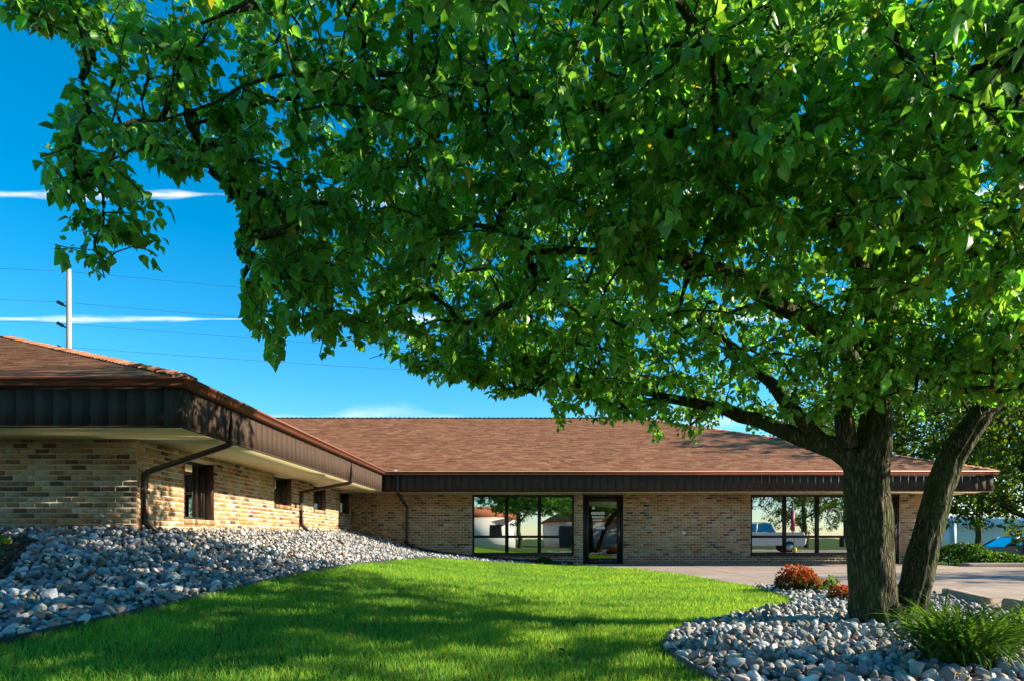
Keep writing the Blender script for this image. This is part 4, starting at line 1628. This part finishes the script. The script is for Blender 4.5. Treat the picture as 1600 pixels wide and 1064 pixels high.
# -- trees farther off
def far_tree_parts(name, H, rx, z0, n_tips, per, lsize, seed, tone, thick=0.22):
    rnd = np.random.default_rng(seed)
    limbs = []
    tl, tr = limb([(0, 0, -0.2), (0.05, 0.05, H * 0.2), (-0.1, 0.1, H * 0.45), (0.1, 0, H * 0.7), (0, 0, H * 0.93)], [thick, thick * 0.85, thick * 0.6, thick * 0.35, 0.03], 0.4, 0.04, seed)
    limbs.append((tl, tr))
    for k in range(7):
        a = k * 2.4 + rnd.uniform(-0.3, 0.3)
        zb = z0 + (H * 0.55 - z0) * (k / 6.0)
        ln = rx * rnd.uniform(0.6, 0.85)
        p0 = np.array((0, 0, zb))
        e = np.array((math.cos(a) * ln, math.sin(a) * ln, zb + rnd.uniform(0.8, 2.0)))
        limbs.append(limb([p0, (p0 + e) / 2 + np.array((0, 0, 0.3)), e], [thick * 0.45, thick * 0.28, 0.03], 0.4, 0.05, seed + k))
    zc = (z0 + H) / 2
    q = unit(rnd.normal(size=(n_tips, 3))) * rnd.random((n_tips, 1)) ** (1 / 2.6)
    bumps = np.array([1 + 0.3 * mnoise.noise(Vector(v * 2.1) + Vector((seed, 0, 0))) for v in unit(q)])
    T = q * bumps[:, None] * np.array((rx, rx, (H - z0) / 2)) + np.array((0, 0, zc))
    pos, paths, rad, _ = grow(limbs, T, seed, 0.1, 0.45, 0.006, 99)
    LB, LA, LN, _o = leaves_on(pos, paths, per, rnd, 1.1)
    LB = LB + rnd.normal(0, 0.12, LB.shape)
    n = len(LB)
    sz = np.clip(rnd.normal(lsize, lsize * 0.2, n), lsize * 0.5, lsize * 1.6)
    tn = np.array(tone)[None] * rnd.uniform(0.6, 1.4, n)[:, None]
    V, Fi, tt = instance_mesh([LEAF_V], LEAF_F, np.zeros(n, int), leaf_frames(LA, LN), LB, sz, tn)
    crown = smooth(np_mesh('crown', V, Fi, tt))
    crown.materials.append(M['far_leaf'])
    w = MB()
    for L_, r_ in limbs:
        w.tube(L_, r_, 10, True)
    for q_, s, k in paths:
        if rad[s] > 0.012:
            w.tube(np.vstack((pos[q_], pos[s:s + k])), np.concatenate(([rad[s]], rad[s:s + k])), 4, False)
    tr_me = smooth(w.mesh('trunk'))
    tr_me.materials.append(M['bark'])
    return crown, tr_me


def place_tree(parts, loc, rz, sc, label, group=None):
    t = thing('tree', loc, label, 'tree', group)
    for nm, me_ in zip(('crown', 'trunk'), parts):
        o = bpy.data.objects.new(nm, me_)
        COL.objects.link(o)
        o.parent = t
        if nm == 'crown':
            o['kind'] = 'stuff'
        o.rotation_euler = (0, 0, rz)
        o.scale = (sc,) * 3
    return t


TA = far_tree_parts('broad', 9.5, 4.6, 1.0, 900, 20, 0.13, 41, (0.075, 0.135, 0.02))
TB = far_tree_parts('tall', 12.0, 4.2, 2.2, 800, 20, 0.14, 42, (0.05, 0.105, 0.018))
place_tree(TA, (19.0, 25.8, -0.3), 0.4, 1.1, 'pale green tree with low hanging branches right of the building end', 0)
place_tree(TA, (26.5, 31.0, -0.55), 2.1, 1.05, 'broad pale green tree above the parked blue car', 0)
place_tree(TB, (18.5, 43.5, -0.3), 1.0, 1.0, 'tall dark green tree standing behind the brown roof', 0)
place_tree(TA, (16.8, 31.0, -0.5), 4.0, 1.2, 'leafy tree close behind the right end of the roof', 0)
place_tree(TB, (33.0, 50.0, -0.6), 2.4, 1.1, 'tall dark green tree beyond the white building', 0)
# across the street behind the viewer: seen only as reflections in the big windows; the nearest is added to darken the middle pane
for i, (x, y, r, s, t) in enumerate(((-0.7, -12, 0.7, 0.9, TB), (-9, -24, 0.3, 1.1, TB), (-1.5, -30, 1.4, 1.15, TB), (8, -27, 2.2, 1.0, TA), (17, -22, 0.9, 1.15, TA), (24, -16, 1.9, 1.1, TA), (31, -24, 2.9, 1.2, TB))):
    place_tree(t, (x, y, 0), r, s, 'street tree mirrored in the big front windows', 'trees across the street')
place_tree(TA, (24.5, 17.0, 0), 1.2, 0.62, 'small island tree shading the far side of the driveway', 0)
place_tree(TA, (18.6, 14.2, 0), 3.2, 0.6, 'small island tree shading the driveway near the red shrub', 0)
for o in bpy.data.objects:
    if o.get('group') == 0:
        del o['group']

# ------------------------------------------------------------------ plants


def lily_clump(loc, n, length, seed, label, group):
    rnd = np.random.default_rng(seed)
    t = thing('daylily_clump', loc, label, 'plant', group)
    m = MB()
    for i in range(n):
        az = rnd.uniform(0, 2 * math.pi)
        r0 = 0.16 * math.sqrt(rnd.random())
        a0 = rnd.uniform(0, 2 * math.pi)
        x, y = loc[0] + r0 * math.cos(a0), loc[1] + r0 * math.sin(a0)
        L = length * rnd.uniform(0.6, 1.15)
        el = rnd.uniform(0.9, 1.5)
        w = rnd.uniform(0.007, 0.012)
        k = 9
        p = np.array((x, y, loc[2]))
        pts = [p]
        e = el
        bendr = rnd.uniform(0.14, 0.3)
        for s in range(k):
            p = p + L / k * np.array((math.cos(az) * math.cos(e), math.sin(az) * math.cos(e), math.sin(e)))
            e -= bendr * (0.4 + 1.1 * s / k)
            p[2] = max(p[2], loc[2] + 0.02)
            pts.append(p)
        pts = np.array(pts)
        sd = np.array((-math.sin(az), math.cos(az), 0))
        ww = w * np.array([0.8, 1, 1, 1, 1, 0.95, 0.85, 0.7, 0.45, 0.08])
        keel = np.array((0, 0, -1.0))
        V = np.concatenate((pts - sd * ww[:, None], pts + keel * (ww * 0.5)[:, None], pts + sd * ww[:, None]))
        K = k + 1
        Q = [(j, K + j, K + j + 1, j + 1) for j in range(k)] + [(K + j, 2 * K + j, 2 * K + j + 1, K + j + 1) for j in range(k)]
        m.add(V, Q, tone=np.array((0.1, 0.22, 0.035)) * rnd.uniform(0.4, 1.2))
    m.build('leaf_blades', M['plant'], t, True, kind='stuff')
    return t


lily_clump((2.72, 4.3, 0.0), 430, 0.54, 1, 'largest arching green daylily clump among the rocks below the trunks', 'daylily clumps')
lily_clump((3.02, 4.55, 0.0), 240, 0.44, 2, 'green daylily clump right behind the largest one', 'daylily clumps')
lily_clump((3.36, 5.75, 0.0), 140, 0.36, 4, 'small daylily clump tucked against the leaning trunk', 'daylily clumps')
lily_clump((3.82, 5.2, 0.0), 200, 0.42, 3, 'green daylily clump between the largest one and the kerb block', 'daylily clumps')


def leaf_bush(name, loc, r, n, lsize, tones, seed, label, cat, mat='plant', hollow=0.55):
    rnd = np.random.default_rng(seed)
    t = thing(name, loc, label, cat)
    q = unit(rnd.normal(size=(n, 3)))
    q[:, 2] = np.abs(q[:, 2])
    lump = np.array([1 + 0.28 * mnoise.noise(Vector(v * 2.6) + Vector((seed * 3.1, 0, 0))) for v in q])
    P = q * lump[:, None] * (hollow + (1 - hollow) * rnd.random((n, 1)) ** 0.5) * np.array(r) + np.array(loc)
    ax = q + rnd.normal(0, 0.6, q.shape)
    nr = q + rnd.normal(0, 0.5, q.shape) + np.array((0, 0, 0.6))
    tn = np.array([tones[i] for i in rnd.integers(len(tones), size=n)]) * rnd.uniform(0.65, 1.35, n)[:, None]
    up_ = (P[:, 2] - loc[2]) / r[2]
    if name == 'red_shrub':
        low_ = rnd.random(n) > np.clip(up_ * 1.6 - 0.2, 0, 1)
        tn[low_] = np.array((0.06, 0.09, 0.02)) * rnd.uniform(0.6, 1.3, low_.sum())[:, None]
    V, Fi, tt = instance_mesh([LEAF_V], LEAF_F, np.zeros(n, int), leaf_frames(ax, nr), P, rnd.uniform(0.7, 1.3, n) * lsize, tn)
    put('foliage', smooth(np_mesh('foliage', V, Fi, tt)), M[mat], t, kind='stuff')
    st = MB()
    for k in range(9):
        a = rnd.uniform(0, 2 * math.pi)
        e = np.array(loc) + np.array((math.cos(a) * r[0] * 0.7, math.sin(a) * r[1] * 0.7, r[2] * rnd.uniform(0.5, 0.85)))
        st.tube([np.array(loc) - (0, 0, 0.03), (np.array(loc) + e) / 2 + (0, 0, 0.05), e], [0.012, 0.009, 0.004], 5)
    st.build('stem', M['bark'], t)
    return t


RED = [(0.32, 0.05, 0.02), (0.4, 0.09, 0.03), (0.26, 0.035, 0.02), (0.3, 0.13, 0.03)]
leaf_bush('red_shrub', (4.1, 10.35, 0.02), (0.36, 0.34, 0.36), 3000, 0.035, RED, 1, 'rounded red-leaved shrub in the rocks beside the driveway', 'shrub')
leaf_bush('red_shrub', (4.02, 8.75, 0.02), (0.17, 0.17, 0.2), 700, 0.03, RED, 2, 'small red-leaved shrub right against the tree trunk', 'shrub')
leaf_bush('lime_plant', (4.42, 9.95, 0.02), (0.12, 0.12, 0.24), 300, 0.035, [(0.16, 0.22, 0.03), (0.12, 0.2, 0.03)], 3, 'small lime green plant between the red shrubs', 'plant')
leaf_bush('green_plant', (0.45, 20.55, 0.03), (0.26, 0.22, 0.24), 700, 0.05, [(0.04, 0.11, 0.02), (0.03, 0.085, 0.015)], 4, 'small dark green plant below the front window', 'plant')
leaf_bush('weed_tuft', (-6.35, 8.2, 0.72), (0.12, 0.12, 0.12), 200, 0.035, [(0.13, 0.25, 0.03)], 5, 'bright green weed tuft growing in the bark mulch', 'plant')


def hedge():
    rnd = np.random.default_rng(61)
    t = thing('hedge', (14.5, 21.3, 0.0), 'low dark green leafy hedge behind the driveway kerb', 'hedge')
    n = 11000
    X = rnd.uniform(12.8, 24, n)
    Yc = 21.3 + (X - 12.8) * 0.02
    th_ = rnd.uniform(0, math.pi, n)
    lump = np.array([1 + 0.3 * mnoise.noise(Vector((x * 1.5, a * 1.2, 2))) for x, a in zip(X, th_)])
    rr = (0.7 + 0.3 * rnd.random(n) ** 0.5) * lump
    taper = np.interp(X, [12.8, 13.1, 13.9, 14.6, 15.5, 24], [0.75, 1.0, 0.85, 0.5, 0.3, 0.3])
    P = np.stack((X, Yc - np.cos(th_) * rr * 0.75, 0.03 + np.sin(th_) * rr * 0.6 * taper), -1)
    out = np.stack((np.zeros(n), -np.cos(th_), np.sin(th_)), -1)
    ax = out + rnd.normal(0, 0.6, out.shape)
    tn = np.array((0.045, 0.12, 0.02)) * rnd.uniform(0.5, 1.5, n)[:, None]
    V, Fi, tt = instance_mesh([LEAF_V], LEAF_F, np.zeros(n, int), leaf_frames(ax, out + np.array((0, 0, .5)) + rnd.normal(0, .4, out.shape)), P, rnd.uniform(0.06, 0.12, n), tn)
    put('foliage', smooth(np_mesh('foliage', V, Fi, tt)), M['plant'], t, kind='stuff')
    st = MB()
    for x in np.arange(13.1, 23.8, 0.5):
        st.tube([(x, 21.3, -0.05), (x + rnd.uniform(-.1, .1), 21.3, 0.35)], [0.02, 0.012], 5)
    st.build('stem', M['bark'], t, kind='stuff')


hedge()

# ------------------------------------------------------------------ kerbs and parking blocks


def rounded_bar(name, a, b, w, h, mat, label, cat, group=None, z=0.016):
    a, b = np.array(a, float), np.array(b, float)
    t = (b - a) / np.linalg.norm(b - a)
    s = np.array((-t[1], t[0]))
    prof = [(-w / 2, 0), (-w / 2 * 0.92, h * 0.75), (-w / 2 * 0.72, h), (w / 2 * 0.72, h), (w / 2 * 0.92, h * 0.75), (w / 2, 0)]
    L = np.linalg.norm(b - a)
    k = max(2, int(L / 0.12))
    V = []
    rnd = random.Random(int(a[0] * 100))
    for i in range(k + 1):
        c = a + t * L * i / k
        sc = 0.93 if i in (0, k) else 1
        for (o, zz) in prof:
            j = rnd.uniform(-0.004, 0.004)
            V.append((c[0] + s[0] * o * sc, c[1] + s[1] * o * sc, z + zz * sc + (j if zz else 0)))
    n = len(prof)
    Q = [(i * n + j, i * n + j + 1, (i + 1) * n + j + 1, (i + 1) * n + j) for i in range(k) for j in range(n - 1)]
    m = MB().add(V, Q, [(0, j + 1, j) for j in range(1, n - 1)] + [(k * n, k * n + j, k * n + j + 1) for j in range(1, n - 1)])
    o = m.build(name, mat)
    return tag(o, label, cat, group)


rounded_bar('parking_block', (6.1, 9.95), (5.62, 8.35), 0.16, 0.085, M['kerb'], 'weathered concrete parking block at the driveway edge beyond the gap', 'parking block', 'parking blocks')
rounded_bar('parking_block', (5.52, 7.85), (5.06, 6.2), 0.17, 0.125, M['kerb'], 'weathered concrete parking block beside the daylily clump', 'parking block', 'parking blocks')
rounded_bar('kerb', (12.5, 19.68), (27, 19.9), 0.3, 0.14, M['concrete'], 'long pale concrete kerb in front of the hedge', 'kerb', z=-0.02)

# ------------------------------------------------------------------ street things behind
M['car_blue'] = simple('car_blue', (0.05, 0.075, 0.12), 0.22, 0.04, 2, 0.0, 10, spec=0.6)
M['car_white'] = simple('car_white', (0.75, 0.75, 0.75), 0.25, 0.03, 2, 0.0, 10, spec=0.6)
M['rubber'] = simple('rubber', (0.02, 0.02, 0.02), 0.85, 0.2, 10)
M['car_glass'] = glass_material('car_glass', 0.35, (0.08, 0.11, 0.12))
M['lamp'] = simple('lamp', (0.8, 0.8, 0.78), 0.2, 0.05, 5)
M['tail'] = simple('tail', (0.4, 0.02, 0.02), 0.25, 0.05, 5)
M['white_wall'] = simple('white_wall', (0.72, 0.72, 0.72), 0.8, 0.08, 1.2, 0.1, 20)
M['orange_roof'] = simple('orange_roof', (0.42, 0.14, 0.05), 0.85, 0.2, 3, 0.3, 30)
M['dark_opening'] = simple('dark_opening', (0.02, 0.022, 0.025), 0.4, 0.2, 3)
M['pole'] = simple('pole', (0.33, 0.28, 0.24), 0.75, 0.15, 2, 0.2, 30, stretch=(4, 4, 0.4))
M['wire'] = simple('wire', (0.06, 0.06, 0.065), 0.6, 0.1, 2)
M['blue_post'] = simple('blue_post', (0.4, 0.55, 0.65), 0.5, 0.1, 3)
M['red_paint'] = simple('red_paint', (0.32, 0.04, 0.09), 0.5, 0.1, 4)
M['yellow_paint'] = simple('yellow_paint', (0.6, 0.48, 0.04), 0.5, 0.1, 4)


def vehicle(name, loc, rz, body_mat, outline, cabin, width, wheels, label, cat):
    """outline: side view of the body; cabin: (base points, roof points) of the greenhouse"""
    t = thing(name, loc, label, cat)
    Rm = Matrix.Rotation(rz, 3, 'Z')

    def W(p):
        v = Rm @ Vector(p)
        return (v.x + loc[0], v.y + loc[1], v.z + loc[2])
    n = len(outline)
    zs = np.array([p[1] for p in outline])
    sect = ((-width / 2, 0.965), (-width / 2 - 0.035, 1.0), (width / 2 + 0.035, 1.0), (width / 2, 0.965))
    V = []
    cx_, cz_ = np.mean([p[0] for p in outline]), np.mean(zs)
    for y, s in ((-width / 2, 0.985), (-width / 2 + 0.06, 1.0), (width / 2 - 0.06, 1.0), (width / 2, 0.985)):
        V += [W((cx_ + (x - cx_) * s, y, cz_ + (z - cz_) * s)) for x, z in outline]
    Q = [(k * n + i, k * n + (i + 1) % n, (k + 1) * n + (i + 1) % n, (k + 1) * n + i) for k in range(3) for i in range(n)]
    import bmesh
    bm = bmesh.new()
    vs = [bm.verts.new(v) for v in V]
    for q in Q:
        bm.faces.new([vs[i] for i in q])
    bm.faces.new(vs[:n])
    bm.faces.new(vs[3 * n:])
    bmesh.ops.recalc_face_normals(bm, faces=bm.faces)
    bmesh.ops.triangulate(bm, faces=[f for f in bm.faces if len(f.verts) > 4])
    me_ = bpy.data.meshes.new('body')
    bm.to_mesh(me_)
    bm.free()
    put('body', me_, body_mat, t)
    base, top = cabin
    hb, ht = width / 2 - 0.05, width / 2 - 0.2
    g = MB()
    k = len(base)
    for side in (-1, 1):
        V = [W((x, side * hb, z)) for x, z in base] + [W((x, side * ht, z)) for x, z in top]
        for i in range(k - 1):
            p = MB()
            x_a = 0.06
            a, b, c, d = [np.array(V[j]) for j in (i, i + 1, k + i + 1, k + i)]
            m_ = (a + b + c + d) / 4
            p.add([m_ + (q - m_) * 0.9 for q in (a, b, c, d)], [(0, 1, 2, 3)])
            p.build('side_window', M['car_glass'], t)
        pil = MB()
        for i in range(k):
            pil.tube([V[i], V[k + i]], 0.045, 6)
        pil.build('pillar', body_mat, t)
    for nm, i in (('windshield', 0), ('rear_window', k - 1)):
        p = MB()
        q = [W((base[i][0], -hb, base[i][1])), W((base[i][0], hb, base[i][1])), W((top[i][0], ht, top[i][1])), W((top[i][0], -ht, top[i][1]))]
        p.add(q, [(0, 1, 2, 3)])
        p.build(nm, M['car_glass'], t)
    r = MB()
    tx0, tx1, tz = top[0][0], top[-1][0], top[0][1]
    rv = []
    for (x, zz) in ((tx0 - 0.03, tz - 0.02), (tx0 + 0.25, tz + 0.045), (tx1 - 0.25, tz + 0.045), (tx1 + 0.03, tz - 0.02)):
        for y, dz in ((-ht - 0.02, -0.02), (-ht * 0.6, 0.02), (ht * 0.6, 0.02), (ht + 0.02, -0.02)):
            rv.append(W((x, y, zz + dz)))
    r.add(rv, [(i * 4 + j, i * 4 + j + 1, (i + 1) * 4 + j + 1, (i + 1) * 4 + j) for i in range(3) for j in range(3)])
    r.build('roof', body_mat, t, True)
    wr = 0.33
    for x in wheels:
        for side in (-1, 1):
            w = MB().tube([W((x, side * (width / 2 - 0.2), wr)), W((x, side * (width / 2 + 0.01), wr))], wr, 20)
            wo_ = w.build('wheel', M['rubber'], t)
            MB().tube([W((x, side * (width / 2 - 0.02), wr)), W((x, side * (width / 2 + 0.025), wr))], wr * 0.62, 14).build('rim', M['steel'], wo_)
    x0_, x1_ = min(p[0] for p in outline), max(p[0] for p in outline)
    for side in (-1, 1):
        y = side * (width / 2 - 0.28)
        for nm, x, mt in (('headlight', x0_ + 0.04, 'lamp'), ('tail_light', x1_ - 0.04, 'tail')):
            m = MB()
            m.add([W(p) for p in ((x - 0.06, y - 0.17, 0.6), (x + 0.06, y - 0.17, 0.6), (x + 0.06, y + 0.17, 0.6), (x - 0.06, y + 0.17, 0.6), (x - 0.05, y - 0.17, 0.75), (x + 0.06, y - 0.17, 0.75), (x + 0.06, y + 0.17, 0.75), (x - 0.05, y + 0.17, 0.75))],
                  [(0, 3, 2, 1), (4, 5, 6, 7), (0, 1, 5, 4), (1, 2, 6, 5), (2, 3, 7, 6), (3, 0, 4, 7)])
            m.build(nm, M[mt], t)
    return t


SEDAN = [(-2.3, 0.3), (-2.36, 0.55), (-2.25, 0.72), (-1.6, 0.86), (-0.95, 0.93), (1.4, 0.96), (2.05, 0.94), (2.3, 0.86), (2.34, 0.5), (2.25, 0.28), (1.7, 0.22), (-1.8, 0.22)]
SED_CAB = ([(-1.05, 0.92), (0.15, 0.95), (1.1, 0.95), (1.75, 0.95)], [(-0.25, 1.4), (0.2, 1.4), (0.75, 1.4), (1.0, 1.4)])
vehicle('parked_car', (24.5, 34.5, -0.5), math.radians(2), M['car_blue'], SEDAN, SED_CAB, 1.78, (-1.42, 1.38), 'blue sedan parked beyond the hedge', 'car')
PICK = [(-2.7, 0.42), (-2.75, 0.75), (-2.65, 1.0), (-1.4, 1.12), (-0.9, 1.16), (2.65, 1.16), (2.72, 1.0), (2.7, 0.5), (2.6, 0.4), (-2.5, 0.4)]
PIC_CAB = ([(-1.2, 1.14), (-0.1, 1.16), (1.0, 1.16)], [(-0.6, 1.72), (0.0, 1.72), (0.75, 1.72)])
vehicle('pickup_truck', (13.4, 2.4, 0.016), math.radians(6), M['car_white'], PICK, PIC_CAB, 1.95, (-1.8, 1.75), 'white pickup truck mirrored in the window beside the trunk', 'truck')

# a post with red banner mirrored in the same window
t = thing('sign_post', (13.75, 7.6, 0.016), 'red and yellow painted sign post mirrored in the window beside the trunk', 'post')
MB().tube([(13.75, 7.6, 0.0), (13.75, 7.6, 2.7)], 0.05, 10).build('pole', M['steel'], t, True)
MB().box((13.65, 7.55, 1.2), (13.85, 7.65, 2.3)).build('panel', M['red_paint'], t)
MB().tube([(13.75, 7.6, 0.01), (13.75, 7.6, 0.35)], 0.11, 12).build('base', M['yellow_paint'], t)


def low_building(name, x0, x1, y0, y1, z0, h, label, wall, roof_mat, wins, face):
    t = thing(name, ((x0 + x1) / 2, (y0 + y1) / 2, z0), label, 'building')
    MB().box((x0, y0, z0), (x1, y1, z0 + h)).build('wall', wall, t)
    r = MB()
    e = 0.5
    ym = (y0 + y1) / 2
    V = [(x0 - e, y0 - e, z0 + h + .003), (x1 + e, y0 - e, z0 + h + .003), (x1 + e, y1 + e, z0 + h + .003), (x0 - e, y1 + e, z0 + h + .003), (x0 + 1.5, ym, z0 + h + 1.1), (x1 - 1.5, ym, z0 + h + 1.1)]
    r.add(V, [(0, 1, 5, 4), (2, 3, 4, 5), (0, 3, 2, 1)], [(1, 2, 5), (3, 0, 4)])
    r.build('roof', roof_mat, t)
    yf = y0 if face < 0 else y1
    for a, b, c, d in wins:
        ys_ = (yf - 0.03, yf - 0.004) if face < 0 else (yf + 0.004, yf + 0.03)
        w = MB().box((a - 0.06, ys_[0], z0 + c - 0.06), (b + 0.06, ys_[1], z0 + d + 0.06)).build('window', M['frame'], t)
        yy = ys_[0] - 0.004 if face < 0 else ys_[1] + 0.004
        MB().add([(a, yy, z0 + c), (b, yy, z0 + c), (b, yy, z0 + d), (a, yy, z0 + d)], [(0, 1, 2, 3)]).build('pane', M['dark_opening'], w)
    return t


low_building('white_building', 36, 62, 58, 68, -0.7, 2.55, 'long low white building beyond the parked car', M['white_wall'], M['white_wall'], [(42.6, 44.6, 0.6, 1.5), (50, 52, 0.7, 1.6), (56, 58, 0.7, 1.6)], -1)
low_building('white_house', -7.5, -1.2, -24, -17, 0.0, 2.7, 'white house with orange-brown roof mirrored in the front window', M['white_wall'], M['orange_roof'], [(-6.6, -5.6, 1.1, 2.0), (-3.4, -2.4, 1.1, 2.0)], 1)
low_building('white_garage', 1.6, 8.5, -26, -20, 0.0, 2.3, 'white garage with orange-brown roof mirrored in the front window beside the door', M['white_wall'], M['orange_roof'], [(3.0, 5.4, 0.05, 1.9)], 1)
MB_ = MB().tube([(24.2, 39.0, -0.6), (24.2, 39.0, 1.75)], 0.19, 14)
t = thing('blue_post', (24.2, 39.0, -0.6), 'thick pale blue round post beyond the hedge', 'post')
MB_.build('shaft', M['blue_post'], t, True)
MB().tube([(24.2, 39.0, 1.75), (24.2, 39.0, 1.83)], [0.2, 0.1], 14).build('cap', M['blue_post'], t, True)


# -- power line
PZ = [18.3, 16.3, 14.9, 13.4]


def utility_pole(x, y, label):
    t = thing('utility_pole', (x, y, -0.6), label, 'pole', 'utility poles')
    MB().tube([(x, y, -0.7), (x, y, 18.5)], [0.2, 0.14], 12).build('pole', M['pole'], t, True)
    for z in PZ[1:]:
        a = MB().tube([(x - 0.15, y, z - 0.25), (x - 0.72, y, z + 0.05)], 0.06, 6).build('bracket', M['wire'], t)
        k = MB()
        for i in range(4):
            k.tube([(x - 0.74 + i * 0.1, y, z + 0.08 - i * 0.055), (x - 0.70 + i * 0.1, y, z + 0.055 - i * 0.055)], 0.11, 8)
        k.build('insulator', M['wire'], a)


POLES = [(-89.0, 33.0), (-30.3, 45.0), (28.0, 57.0)]
utility_pole(*POLES[1], 'tall pale utility pole rising behind the wing roof')
utility_pole(*POLES[0], 'utility pole at the far end of the power lines beyond the wing')
utility_pole(*POLES[2], 'utility pole of the same line hidden behind the big tree')
for i, z in enumerate(PZ):
    for (a, b) in ((POLES[0], POLES[1]), (POLES[1], POLES[2])):
        s = np.linspace(0, 1, 25)
        off = -0.74 if i else 0.0
        P = np.stack((a[0] + off + (b[0] - a[0]) * s, a[1] + (b[1] - a[1]) * s, z + 0.08 - 1.0 * 4 * s * (1 - s) * 0.45), -1)
        o = MB().tube(P, 0.010, 5).build('power_line', M['wire'])
        which_ = ('topmost', 'second highest', 'third highest', 'lowest')[i]
        span = 'away from the big tree' if a is POLES[0] else 'over the brown roof'
        tag(o, which_ + ' thin power line from the utility pole ' + span, 'wire', 'power lines')
